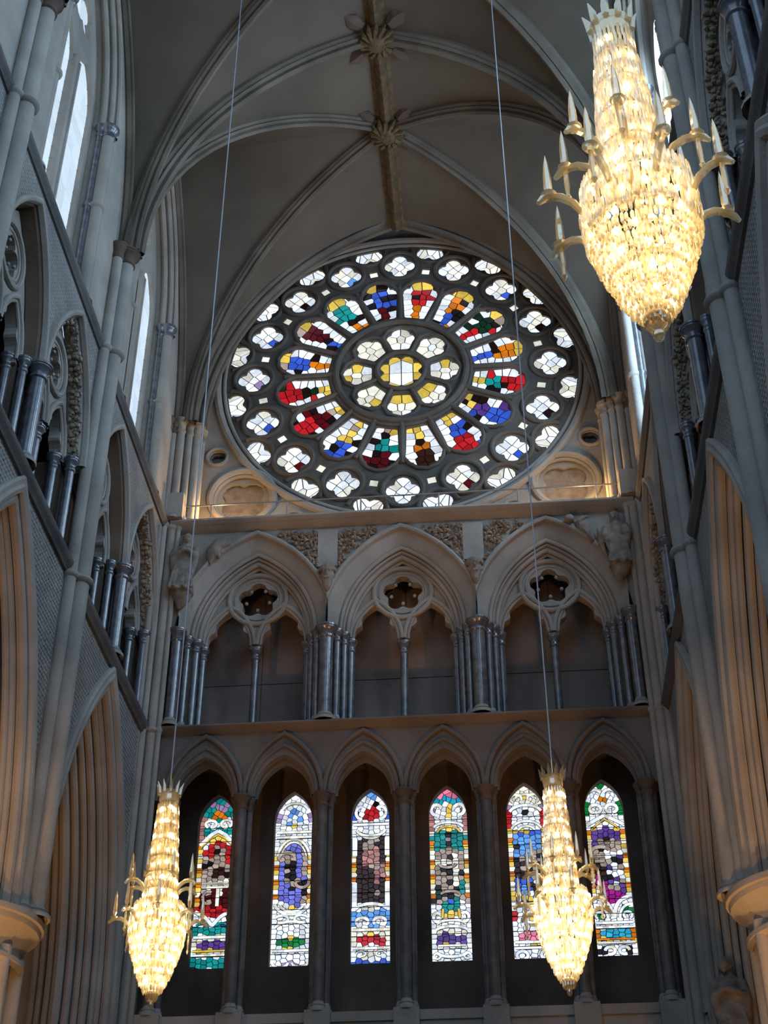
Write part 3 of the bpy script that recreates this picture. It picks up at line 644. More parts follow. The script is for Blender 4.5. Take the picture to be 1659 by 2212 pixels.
for i, x0 in enumerate(LX):
    w = empty('window_%d' % (i+2)); tag(w, LBL[i], kind='structure')
    zt, zb, hw = 14.95, 11.18, .40
    ol = [(x0+x, z) for x, z in arch_curve(.40, 14.28, zt, 0, 8)]+[(x0+hw, zb), (x0-hw, zb)]
    reg = ccw(ol)
    plate(MB(), ME(LW+.24), reg, [], 0, -.02).obj('leading', LEAD, w, False)
    ops = design(i)
    # border pieces and inner rows on regular courses, jittered
    S = []
    rows = 36; q = (zt-zb)/rows
    for r in range(rows):
        z = zb+(r+.5)*q
        lim = hw
        if z > 14.28:
            R = (.67**2+.4**2)/.8; lim = max(.03, sqrt(max(0, R*R-(z-14.28)**2))-(R-.4))
        S += [(x0-lim+.045, z), (x0+lim-.045, z)] if lim > .12 else [(x0, z)]
        n = int(round((2*lim-.16)/.118))
        for k in range(n):
            xx = x0-lim+.10+(2*lim-.2)*(k+.5)/n
            S.append((xx+rnd.uniform(-.022, .022), z+rnd.uniform(-.03, .03)+(q*.25 if k % 2 else -q*.25)))
    for s, c in zip(S, cells(S, reg, .017)):
        if not c: continue
        u = (s[0]-x0)/hw; v = (zt-s[1])/(zt-zb)
        col = colour_at(ops, u, v)
        if i == 1 and col in 'PB': col = 'X'
        pane(c, LW+.2, GL[col], w)
    om = MB()
    for pts, wid, seg, col in ribbons(i):
        P = [Vector((x0+u*hw, zt-v*(zt-zb))) for u, v in pts]
        L_ = [0]
        for a, b in zip(P[:-1], P[1:]): L_.append(L_[-1]+(b-a).length)
        def at(t):
            t *= L_[-1]
            for q_ in range(len(P)-1):
                if t <= L_[q_+1]+1e-9: return P[q_].lerp(P[q_+1], (t-L_[q_])/max(1e-9, L_[q_+1]-L_[q_]))
            return P[-1]
        def edge(t, wd):
            d = (at(min(1, t+.02))-at(max(0, t-.02))).normalized(); n_ = Vector((-d.y, d.x)); p = at(t); return (p+n_*wd, p-n_*wd)
        for r in range(seg):
            for wd, ex in ((wid/2+.012, -.004), (wid/2, .012)):
                sub = 3; ts = [(r+ex+(1-2*ex)*j_/sub)/seg for j_ in range(sub+1)]
                ed = [edge(max(0, min(1, t)), wd) for t in ts]
                poly = [tuple(e[0]) for e in ed]+[tuple(e[1]) for e in reversed(ed)]
                if ex > 0: pane(poly, LW+.186, GL[col if col != 'WV' else rnd.choice('WWV')], w, .005)
                else:
                    n = len(poly); om.add([(a, LW+.193, b) for a, b in poly]+[(a, LW+.198, b) for a, b in poly], [tuple(range(n)), tuple(range(2*n-1, n-1, -1))]+[(q_, q_+n, (q_+1) % n+n, (q_+1) % n) for q_ in range(n)])
    om.obj('paint_outline', LEAD, w, False)
    for k in range(1, 11):
        z = zb+(zt-.7-zb)*k/10
        MB().tube([(x0-hw, LW+.185, z), (x0+hw, LW+.185, z)], .008, 5).obj('saddle_bar', LEAD, w)

# ------------------------------------------------------------------ side walls
def side_wall(sgn):
    side = 'left' if sgn < 0 else 'right'; M = ML if sgn < 0 else MR
    W = empty('wall_'+side)
    tag(W, 'tall stone %s wall of arches, gallery and clerestory in three bays' % side, kind='structure')
    yc = -BAY/2
    first = []
    def P(o): first.append(o); return o
    grp = W      # first the bay nearest the end wall, copied for the others
    # arcade wall with pointed opening
    AR = (2.62, 9.5, 15.42)
    s0, s1 = -BAY, 0.0
    ac = [(yc+x, z) for x, z in arch_curve(*AR, 0, 16, None)]
    out = [(s0, 15.62), (s0, 9.45)]+ac+[(s1, 9.45), (s1, 15.62)]
    plate(MB(), M, out, [], 0, -.12).obj('spandrel', DIAPER, grp, False)
    m = MB()
    pr = [(.02, .0), (-.02, .03), (-.06, .0), (-.10, -.06), (-.22, -.10), (-.26, -.22), (-.40, -.26), (-.44, -.42), (-.56, -.48), (-.62, -.66), (-.70, -.74), (-.72, -.98), (-.62, -1.08), (-.56, -1.24), (-.44, -1.30), (-.40, -1.46), (-.26, -1.5), (-.2, -1.72)]
    arch_sweep(m, M, yc, *AR, [(o+.11 if k > 2 else o, d) for k, (o, d) in enumerate(pr)], 18, 9.45)
    m.obj('arcade_soffit', STONE, grp)
    for o, d, r in ((-.03, .02, .10), (-.19, -.06, .09), (-.27, -.20, .07), (-.35, -.27, .06), (-.46, -.40, .075), (-.56, -.52, .06), (-.65, -.66, .07), (-.73, -.84, .10), (-.66, -1.02, .07), (-.55, -1.2, .06), (-.44, -1.36, .07)):
        m = MB(); arch_sweep(m, M, yc, *AR, circ(o, d, r), 18, 9.45, True); m.obj('arch_roll', STONE, grp)
    m = MB(); arch_sweep(m, M, yc, *AR, [(.14, 0), (.14, .07), (.10, .11), (.03, .10), (-.02, .02)], 18, 9.45); m.obj('hood_mould', STONE, grp)
    # upper part of the wall behind the nave face down to the aisle
    MB().grid([[M(s0, 15.5, -1.72), M(s1, 15.5, -1.72)], [M(s0, 15.7, -1.72), M(s1, 15.7, -1.72)]]).obj('aisle_head', STONE, grp, False)
    # gallery floor, back and roof
    f = MB(); a, b = M(s0, 15.6, 0), M(s1, 15.75, -2.6)
    f.box(min(a[0], b[0]), max(a[0], b[0]), s0, s1, 15.62, 15.76); f.obj('gallery_floor', DARKST, grp, False)
    a, b = M(s0, 0, -2.5), M(s1, 0, -2.6)
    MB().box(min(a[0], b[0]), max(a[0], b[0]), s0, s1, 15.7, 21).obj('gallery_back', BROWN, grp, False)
    a, b = M(s0, 0, -.55), M(s1, 0, -2.6)
    MB().box(min(a[0], b[0]), max(a[0], b[0]), s0, s1, 20.55, 20.7).obj('gallery_ceiling', DARKST, grp, False)
    # triforium: two arches
    for j, yy in enumerate((yc-1.38, yc+1.38)):
        tracery_unit(grp, M, yy, 1.32, 17.85, 20.45, 19.22, .56, .45, .575, 18.66, -.30, leaf=(j == 1), band_mat=(None if j else UMBER), zb=15.82, deep=True)
    out = [(s0, 20.8), (s0, 17.8)]
    def za2(x): return zarch(x, 1.30, 17.85, 20.45)
    for yy in (yc-1.38, yc+1.38):
        out += [(yy+x, z) for x, z in arch_curve(1.30, 17.85, 20.45, 0, 14)]
    out += [(s1, 17.8), (s1, 20.8)]
    plate(MB(), M, out, [], 0, -.3).obj('triforium_spandrel', DIAPER, grp, False)
    for yy, big in ((yc, 1), (yc-2.76, 0), (yc+2.76, 0)):
        for dy, d, r in (((0, .0, .13), (-.22, -.2, .075), (.22, -.2, .075), (-.33, -.45, .075), (.33, -.45, .075)) if big else ((.24 if yy < yc else -.24, -.12, .085), (.38 if yy < yc else -.38, -.4, .085))):
            l = M(yy+dy, 0, d); column(grp, l, 15.82, 17.9, r)
        a, b = M(0, 0, -.3), M(0, 0, -1.1)
        MB().box(min(a[0], b[0]), max(a[0], b[0]), yy-.28, yy+.28, 15.76, 17.85).obj('pier_core', DARKST, grp, False)
    # clerestory wall with deep window recess
    WA = (1.75, 25.9, 29.6)
    wc = [(yc+x, z) for x, z in arch_curve(*WA, 0, 14)]
    out = [(s0, 32), (s0, 20.8), (yc-WA[0], 20.8)]+wc+[(yc+WA[0], 20.8), (s1, 20.8), (s1, 32)]
    plate(MB(), M, out, [], 0, -.2).obj('clerestory_wall', STONE, grp, False)
    m = MB()
    arch_sweep(m, M, yc, *WA, [(0, 0), (-.06, -.1), (-.12, -.16), (-.2, -.3), (-.22, -.6)], 14, 20.8)
    for o, d, r in ((.02, .0, .06), (-.10, -.1, .06), (-.2, -.24, .07)):
        arch_sweep(m, M, yc, *WA, circ(o, d, r), 14, 26.0, True)
    m.obj('window_arch_moulding', STONE, grp)
    a, b = M(0, 0, .0), M(0, 0, -.85)
    MB().box(min(a[0], b[0]), max(a[0], b[0]), yc-1.75, yc+1.75, 20.8, 21.05).obj('window_sill', STONE, grp, False)
    for sx in (-1, 1):
        column(grp, M(yc+sx*1.64, 0, -.10), 21.05, 26.05, .125, rings=(2.6,), mat=STONE)
        column(grp, M(yc+sx*1.56, 0, -.26), 21.05, 26.05, .075, rings=(2.6,))
    a, b = M(0, 0, -.36), M(0, 0, -.5)
    MB().box(min(a[0], b[0]), max(a[0], b[0]), yc-.12, yc+.12, 21.0, 26.3).obj('mullion', STONE, grp, False)
    MB().tube([M(yc+.07, 21, -.36), M(yc+.07, 26.2, -.36)], .045, 8).obj('mullion_roll', STONE, grp)
    # glazed plane
    lz0, lsp, lap = 22.15, 26.0, 27.05
    hl = []
    for sx in (-1, 1):
        hl.append([(yc+sx*.72+x, z) for x, z in arch_curve(.60, lsp, lap, 0, 8)]+[(yc+sx*.72+.60, lz0), (yc+sx*.72-.60, lz0)])
    hl.append([(yc+x, 27.95+z) for x, z in foil(4, .33, .27, pi/4, 6)])
    plate(MB(), M, [(yc-2, 20.9), (yc+2, 20.9), (yc+2, 30), (yc-2, 30)], hl, -.44, -.62).obj('window_tracery', STONE, grp, False)
    # string courses
    string_course(grp, M, s0, s1, ZS+.05, .14, .24, STRING); string_course(grp, M, s0, s1, ZL+.05, .12, .20, STRING)
    # vaulting shaft at the far side from the end wall
    py = -BAY
    for dy, d, r in ((0, .20, .16), (-.24, .08, .11), (.24, .08, .11)):
        column(grp, M(py+dy, 0, d), 9.45, 23.75, r, mat=STONE, capmat=DARKST, caph=.34, rings=(6.1, 11.45), name='vaulting_shaft')
    # pier
    pe = empty('pier', M(py, 0, -.85), grp)
    MB().lathe([(.78, 0), (.78, 8.9)], n=28).obj('shaft', STONE, pe)
    for k in range(8):
        t = 2*pi*(k+.5)/8
        MB().lathe([(.12, 0), (.12, 8.95)], (.86*cos(t), .86*sin(t), 0), 10).obj('attached_shaft', STONE, pe)
    MB().lathe([(.90, 8.7), (.98, 8.75), (.98, 8.82), (.88, 8.88), (.92, 9.05), (1.04, 9.2), (1.14, 9.26), (1.16, 9.34), (1.20, 9.36), (1.20, 9.45), (0, 9.45)], n=32).obj('capital', STONE, pe)
    kids = list(W.children)
    for k in range(1, NB):
        for o in kids: copy_tree(o, (0, -BAY*k, 0), W)
    # respond in the corner at the end wall
    for o, d, r in ((-.19, -.06, .09), (-.35, -.27, .08), (-.46, -.40, .075), (-.56, -.52, .06), (-.65, -.66, .07), (-.73, -.84, .10), (-.66, -1.02, .07), (-.55, -1.2, .06), (-.44, -1.36, .07)):
        p = M(yc+2.62+o, 0, d); MB().lathe([(r, 0), (r, 9.45)], (p[0], p[1], 0), 10).obj('respond_shaft', STONE, W)
    for dy, d, r in ((-.10, .16, .115), (-.30, .02, .08), (-.12, .32, .06), (-.48, -.06, .07)):
        column(W, M(dy-.05, 0, d), 0, 23.95, r, mat=STONE, capmat=DARKST, caph=.34, rings=(15.7, 20.9), name='corner_shaft')
    a, b = M(0, 0, .06), M(0, 0, -3)
    MB().box(min(a[0], b[0]), max(a[0], b[0]), -.62, 1.2, 0, 9.45).obj('respond', STONE, W, False)
    a, b = M(0, 0, 0), M(0, 0, -3)
    MB().box(min(a[0], b[0]), max(a[0], b[0]), 0, 2.2, 9.45, 33).obj('corner_mass', STONE, W, False)
    a, b = M(0, 0, -4.4), M(0, 0, -4.6)
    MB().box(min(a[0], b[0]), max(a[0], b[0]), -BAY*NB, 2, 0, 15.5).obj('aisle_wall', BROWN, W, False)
    a, b = M(0, 0, -1.6), M(0, 0, -4.6)
    MB().box(min(a[0], b[0]), max(a[0], b[0]), -BAY*NB, 2, 15.3, 15.62).obj('aisle_ceiling', DARKST, W, False)
    MB().box(min(a[0], b[0]), max(a[0], b[0]), -BAY*NB, 2, 20.7, 20.9).obj('gallery_roof', DARKST, W, False)
    return W, hl
WLft, HL = side_wall(-1); WRgt, HR = side_wall(1)
# clerestory glazing: each bay's window with its own panes
wn = 8
where = {(-1, 0): 'clerestory window of clear leaded glass, nearest the rose on the left wall', (-1, 1): 'clerestory window of clear leaded glass at the top left edge, second from the rose', (-1, 2): 'clerestory window of clear leaded glass on the left wall, third from the rose',
         (1, 0): 'clerestory window of clear glass, nearest the rose on the right wall', (1, 1): 'clerestory window of clear glass behind the large chandelier on the right wall', (1, 2): 'clerestory window of clear glass on the right wall, third from the rose'}
for sgn in (-1, 1):
    M = ML if sgn < 0 else MR
    for k in range(NB):
        w = empty('window_%d' % wn); wn += 1; tag(w, where[(sgn, k)], kind='structure')
        dy = -BAY*k
        for h in HL[:2]:
            ys = [a for a, _ in h]; y0, y1 = min(ys)+dy, max(ys)+dy
            n = 15; z0, z1 = 22.15, 27.05
            for r in range(n):
                za, zb = z0+(z1-z0)*r/n+.018, z0+(z1-z0)*(r+1)/n-.018
                for c in range(3):
                    ya, yb = y0+(y1-y0)*c/3+.008, y0+(y1-y0)*(c+1)/3-.008
                    p, q = M(0, 0, -.52), M(0, 0, -.535)
                    MB().box(min(p[0], q[0]), max(p[0], q[0]), ya, yb, za, zb).obj('glass_pane', (SKYGLASS if sgn < 0 else SKYGLASS_R), w, False)
            p, q = M(0, 0, -.56), M(0, 0, -.58)
            MB().box(min(p[0], q[0]), max(p[0], q[0]), y0, y1, z0, z1).obj('leading', LEAD, w, False)
        p = M(-BAY/2+dy, 27.95, -.54)
        m = MB()
        for c in range(4):
            t = pi/4+c*pi/2; m = MB().add([(p[0], p[1]+.02*cos(t)+rr*cos(t+a), p[2]+.02*sin(t)+rr*sin(t+a)) for rr, a in ((0, 0), (.62, -pi/4+.03), (.75, 0), (.62, pi/4-.03))]+[(p[0]+sgn*.015, p[1]+.02*cos(t)+rr*cos(t+a), p[2]+.02*sin(t)+rr*sin(t+a)) for rr, a in ((0, 0), (.62, -pi/4+.03), (.75, 0), (.62, pi/4-.03))], [(0, 1, 2, 3), (7, 6, 5, 4), (0, 4, 5, 1), (1, 5, 6, 2), (2, 6, 7, 3), (3, 7, 4, 0)])
            m.obj('glass_pane', (SKYGLASS if sgn < 0 else SKYGLASS_R), w, False)

# ------------------------------------------------------------------ vault
ceil = empty('ceiling'); tag(ceil, 'dark ribbed stone vault with ridge rib and gilded bosses', kind='structure')
ZSP = 23.75; RIDGE = 30.75
def rib_curve(S, A, n=18):
    S, A = Vector(S), Vector(A); h = A.z-S.z; d = Vector((A.x-S.x, A.y-S.y, 0)); L = d.length; d.normalize()
    R = (L*L+h*h)/(2*L); ta = math.asin(min(1, h/R)) if R >= L else pi-math.asin(min(1, h/R))
    return [S+d*(R-R*cos(ta*i/n))+Vector((0, 0, R*sin(ta*i/n))) for i in range(n+1)]
def rib(path, sc_=1.0, name='rib', mat=RIB):
    P = path; lat = Vector((P[-1].x-P[0].x, P[-1].y-P[0].y, 0)).normalized().cross(Vector((0, 0, 1)))
    rows = []; prof = [(-.20, .10), (-.20, -.06), (-.13, -.12), (-.16, -.17), (-.10, -.22), (-.06, -.20), (-.07, -.30), (0, -.36), (.07, -.30), (.06, -.20), (.10, -.22), (.16, -.17), (.13, -.12), (.20, -.06), (.20, .10)]
    for i, p in enumerate(P):
        t = (P[min(i+1, len(P)-1)]-P[max(i-1, 0)]).normalized(); nrm = lat.cross(t).normalized()
        if nrm.z < 0 and abs(nrm.z) > .02: nrm = -nrm
        if i == 0: ref = nrm
        if nrm.dot(ref) < 0: nrm = -nrm
        ref = nrm
        rows.append([p+lat*(a*sc_)+nrm*(b*sc_) for a, b in prof])
    # outward reference: away from the middle of the church
    return MB().grid(rows).obj(name, mat, ceil)
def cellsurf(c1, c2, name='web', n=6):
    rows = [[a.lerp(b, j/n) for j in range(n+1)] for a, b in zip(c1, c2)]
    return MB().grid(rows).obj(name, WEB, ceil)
XS = 5.22
for k in range(NB):
    y1, y0 = -BAY*k-(.30 if k == 0 else 0), -BAY*(k+1)
    ym = -BAY*k-BAY/2-.15; zm = RIDGE+.12
    for sx in (-1, 1):
        S1, S0 = Vector((sx*(XS-.12 if k == 0 else XS), y1, ZSP+(.15 if k == 0 else 0))), Vector((sx*XS, y0, ZSP))
        B = Vector((0, ym, zm)); T0 = Vector((0, y0, RIDGE-.1)); T1 = Vector((0, y1, RIDGE-.1))
        D0, D1 = rib_curve(S0, B), rib_curve(S1, B)
        C0, C1 = rib_curve(S0, T0), rib_curve(S1, T1)
        Wm = Vector((sx*5.42, ym, 30.3))
        W0 = rib_curve(Vector((sx*5.40, y0+.05, ZSP)), Wm); W1 = rib_curve(Vector((sx*5.40, y1-.05, ZSP)), Wm)
        rib(D0, .8, 'diagonal_rib'); rib(D1, .8, 'diagonal_rib')
        rib(C0, .95, 'transverse_rib')
        for Wc, nm in ((W0, 'wall_rib'), (W1, 'wall_rib')):
            MB().tube(Wc, .09, 8).obj(nm, RIB, ceil)
            MB().tube([p+Vector((-sx*.10, 0, .0)) for p in Wc], .05, 6).obj(nm, RIB, ceil)
        up = Vector((0, 0, .06))
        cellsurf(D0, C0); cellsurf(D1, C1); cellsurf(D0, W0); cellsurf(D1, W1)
    # ridge rib
    pts = [(0, y1+(.2 if k == 0 else 0), RIDGE-.1), (0, ym, zm), (0, y0, RIDGE-.1)]
    for p, q in zip(pts[:-1], pts[1:]):
        m = MB(); pr = [(-.30, .1), (-.30, -.04), (-.16, -.10), (-.10, -.24), (0, -.30), (.10, -.24), (.16, -.10), (.30, -.04), (.30, .1)]
        m.grid([[(a, p[1], p[2]+b) for a, b in pr], [(a, q[1], q[2]+b) for a, b in pr]]); m.obj('ridge_rib', GILT, ceil)
    for bz, by in ((zm, ym), (RIDGE-.1, y0)):
        b = empty('boss', (0, by, bz-.28), ceil)
        MB().lathe([(0, -.22), (.16, -.20), (.30, -.10), (.38, .02), (.34, .14), (.2, .2)], n=18).obj('boss_core', GILT, b)
        for q in range(14):
            t = 2*pi*q/14; m = MB()
            m.tube([(.20*cos(t), .20*sin(t), -.16), (.36*cos(t+.2), .36*sin(t+.2), -.10), (.47*cos(t+.3), .47*sin(t+.3), .03)], .05, 6, radii=[.03, .075, .02]); m.obj('boss_leaf', GILT, b)
        for q in range(4):
            t = pi/4+pi/2*q; m = MB()
            m.tube([(.45*cos(t), .45*sin(t), .16), (.75*cos(t), .7*sin(t), .20), (1.05*cos(t), .95*sin(t), .16)], .1, 7, radii=[.13, .22, .04]); m.obj('corner_leaf', DARKST, b)

# ================================================================== THINGS
# ------------------------------------------------------------------ gallery hand rail on the ledge
hr = empty('hand_rail', (0, -.18, ZL+.12)); tag(hr, 'thin pale metal hand rail along the ledge below the rose', 'railing')
MB().tube([(-5.1, 0, .44), (5.1, 0, .44)], .018, 6).obj('rail', STEEL, hr)
for x in (-4.4, -2.62, -.9, .9, 2.72, 4.5): MB().tube([(x, 0, -.02), (x, 0, .44)], .018, 6).obj('post', STEEL, hr)

# ------------------------------------------------------------------ chandeliers
m_, nt, p_ = new_mat('crystal'); N = nt.nodes; L = nt.links
tr = N.new('ShaderNodeBsdfTranslucent'); tr.inputs[0].default_value = (1, .92, .72, 1)
gs = N.new('ShaderNodeBsdfGlossy'); gs.inputs[0].default_value = (1, .90, .70, 1); gs.inputs[1].default_value = .12
oi = N.new('ShaderNodeNewGeometry')
rmp = N.new('ShaderNodeMapRange'); rmp.inputs[3].default_value = .2; rmp.inputs[4].default_value = .75
L.new(oi.outputs['Random Per Island'], rmp.inputs[0])
tp = N.new('ShaderNodeBsdfTransparent'); tp.inputs[0].default_value = (1, .93, .78, 1)
mt = N.new('ShaderNodeMixShader'); mt.inputs[0].default_value = .26
mx = N.new('ShaderNodeMixShader'); L.new(rmp.outputs[0], mx.inputs[0]); L.new(tr.outputs[0], mx.inputs[1]); L.new(gs.outputs[0], mx.inputs[2])
L.new(mx.outputs[0], mt.inputs[1]); L.new(tp.outputs[0], mt.inputs[2]); L.new(mt.outputs[0], N['Material Output'].inputs[0]); CRYSTAL = m_
def emit(name, col, s):
    m, nt, p = new_mat(name); p.inputs['Emission Color'].default_value = (*col, 1); p.inputs['Emission Strength'].default_value = s
    p.inputs['Base Color'].default_value = (.8, .7, .5, 1); m.cycles.emission_sampling = 'NONE'; return m
BULB = emit('lit_bulb', (1, .92, .74), 7.0)
BRASS = plain('brass', (.75, .52, .22), .3, .9)
CRYSOLID = plain('cut_crystal', (.80, .62, .36), .15, .3, .8)
H = 3.0
PROF = [(.00, .02), (.10, .04), (.18, .075), (.30, .15), (.42, .20), (.55, .25), (.70, .30), (.85, .338), (1.0, .358), (1.15, .356), (1.26, .335), (1.33, .305)]
NECK = [(1.30, .225), (1.60, .205), (2.0, .178), (2.4, .150), (2.72, .128)]
def interp(pr, z):
    for (a, ra), (b, rb) in zip(pr[:-1], pr[1:]):
        if a <= z <= b: return ra+(rb-ra)*(z-a)/(b-a)
    return pr[-1][1]
def drop(L, w):   # hanging prism: six sided, pointed
    m = MB(); return m.lathe([(.0, 0), (w*.6, -.012), (w, -L*.3), (w, -L*.75), (0, -L)], n=5)
def chandelier(loc, label, fine, power):
    c = empty('chandelier', loc); tag(c, label, 'chandelier', 'crystal chandeliers on long cables')
    x, y, z = loc
    # bodies
    MB().lathe([(0, -.02), (.028, 0), (.036, .03), (.03, .06), (.055, .08), (.07, .13), (.085, .18), (.07, .2), (0, .2)], n=18).obj('finial', CRYSTAL, c)
    # crown
    cr = empty('crown', (0, 0, 2.74), c)
    MB().lathe([(.125, 0), (.135, .05), (.13, .1), (.145, .16), (.14, .16), (.12, .02)], n=20).obj('crown_band', CRYSTAL, cr)
    for k in range(10):
        t = 2*pi*k/10; m = MB(); m.tube([(.14*cos(t), .14*sin(t), .12), (.15*cos(t), .15*sin(t), .2), (.185*cos(t), .185*sin(t), .29)], .02, 5, radii=[.026, .026, .004]); m.obj('crown_spike', CRYSTAL, cr)
    MB().tube([(0, 0, .0), (0, 0, .42)], .012, 6).obj('stem', BRASS, cr)
    # frame hoops, crystal tiers, bulbs
    MB().tube([(0, 0, .1), (0, 0, 2.8)], .03, 8).obj('core_rod', BRASS, c)
    rings = []
    zz = .24
    nb_ = 13 if fine else 13
    for i in range(nb_): rings.append((.26+i*(1.30-.26)/(nb_-1), PROF))
    for i in range(7): rings.append((1.48+i*.205, NECK))
    L0 = .105
    singles = []; rest = MB()
    rowz = []
    zq = .16
    while zq < 1.32: rowz.append((zq, PROF)); zq += (.058 if zq < .86 else .105) if fine else .087
    zq = 1.47 if fine else 1.42
    while zq < 2.74: rowz.append((zq, NECK)); zq += .105 if fine else .075
    hoop = MB()
    for i, (zr, pr) in enumerate(rowz):
        r = interp(pr, zr); w = .0125 if fine else .016
        n = max(8, int(2*pi*r/(w*2.35)))
        if i % 3 == 0: 
            rr = r-.008; MB().lathe([(rr-.008, zr-.006), (rr+.004, zr-.006), (rr+.004, zr+.006), (rr-.008, zr+.006), (rr-.008, zr-.006)], n=28).obj('hoop', BRASS, c)
        for k in range(n):
            t = 2*pi*(k+(.5*(i % 2) if zr < .86 else 0))/n+rnd.uniform(-.02, .02)
            Ld = L0*rnd.uniform(.8, 1.15)*((1.65 if zr > .86 else 1) if fine else 1.2); rr = r+rnd.uniform(-.008, .008)
            toward = (Vector((CAM[0]-x, CAM[1]-y, 0)).normalized()).dot(Vector((cos(t), sin(t), 0)))
            if fine and toward > .25 and len(singles) < 2000 and pr is PROF: singles.append((rr*cos(t), rr*sin(t), zr+Ld*.3, Ld, w, toward))
            else:
                d = drop(Ld, w); dv = [(a+rr*cos(t), b+rr*sin(t), q+zr+Ld*.3) for a, b, q in d.v]; rest.add(dv, d.f)
    if singles:
        singles.sort(key=lambda s: -s[5]); 
        me = drop(L0, .0125).mesh('crystal_drop', CRYSTAL, False)
        for s in singles[:300]:
            o = link('crystal_drop', me, c, s[:3]); o.scale = (1, 1, s[3]/L0); o.rotation_euler = (0, 0, rnd.uniform(0, 6))
        for s in singles[300:]:
            d = drop(s[3], s[4]); rest.add([(a+s[0], b+s[1], q+s[2]) for a, b, q in d.v], d.f)
    tag(rest.obj('crystal_strings', CRYSTAL, c, False), kind='stuff')
    # bulbs just inside the strings
    bm = MB().sphere((0, 0, 0), 1, 8, 6).mesh('bulb', BULB)
    for zr, pr in ([(.30+.13*i, PROF) for i in range(8)]+[(1.42+.2*i, NECK) for i in range(7)]):
        r = interp(pr, zr)-(.02 if fine else .004); n = max(5, int(2*pi*r/(.11 if fine else .10)))
        for k in range(n):
            t = 2*pi*(k+rnd.random()*.6)/n
            o = link('bulb', bm, c, (r*cos(t), r*sin(t), zr+rnd.uniform(-.02, .02))); s = rnd.uniform(.014, .026) if fine else rnd.uniform(.018, .030); o.scale = (s, s, s*1.2)
    # arms with obelisk spikes
    for n, z0, r0, reach, ph in ((8, 1.02, .36, .24, .2), (8, 1.50, .22, .26, .55)):
        for k in range(n):
            t = 2*pi*k/n+ph; a = empty('arm', (0, 0, 0), c)
            R = lambda d, zz: ((r0+d)*cos(t), (r0+d)*sin(t), z0+zz)
            MB().tube([R(0, -.02), R(.05, .06), R(.12, .10), R(.19, .10), R(.24, .07), R(.27, .03)], .016, 6, radii=[.02, .026, .028, .028, .026, .016]).obj('branch', CRYSTAL, a)
            MB().lathe([(0, .085), (.04, .095), (.05, .115), (.04, .112), (0, .105)], R(.2, 0), 12).obj('drip_dish', CRYSTAL, a)
            MB().lathe([(0, .10), (.014, .11), (.014, .14), (.027, .17), (.024, .28), (.014, .40), (0, .48)], R(.2, 0), 6).obj('spire', CRYSTAL, a)
            if k % 2: MB().lathe([(0, .09), (.014, .07), (.018, -.05), (.012, -.14), (.022, -.17), (0, -.21)], R(.2, 0), 6).obj('pendant', CRYSTAL, a)
    top = 30.2-z
    MB().tube([(0, 0, 3.1), (0, 0, top)], .011, 6).obj('cable', CABLE, c)
    for zz, f in ((.55, .3), (.95, .4), (1.6, .15), (2.1, .15)):
        l = lamp('chandelier_light', 'POINT', (0, 0, zz), power*f, (1, .83, .58), .05); l.parent = c
    return c
chandelier((2.87, -20.7, 7.20), 'large nearby crystal chandelier hanging at the upper right', True, 25)
chandelier((-2.6, -9.0, 7.18), 'smaller far crystal chandelier in front of the leftmost lancet', False, 20)
chandelier((2.6, -9.0, 7.18), 'smaller far crystal chandelier in front of the right hand lancets', False, 20)

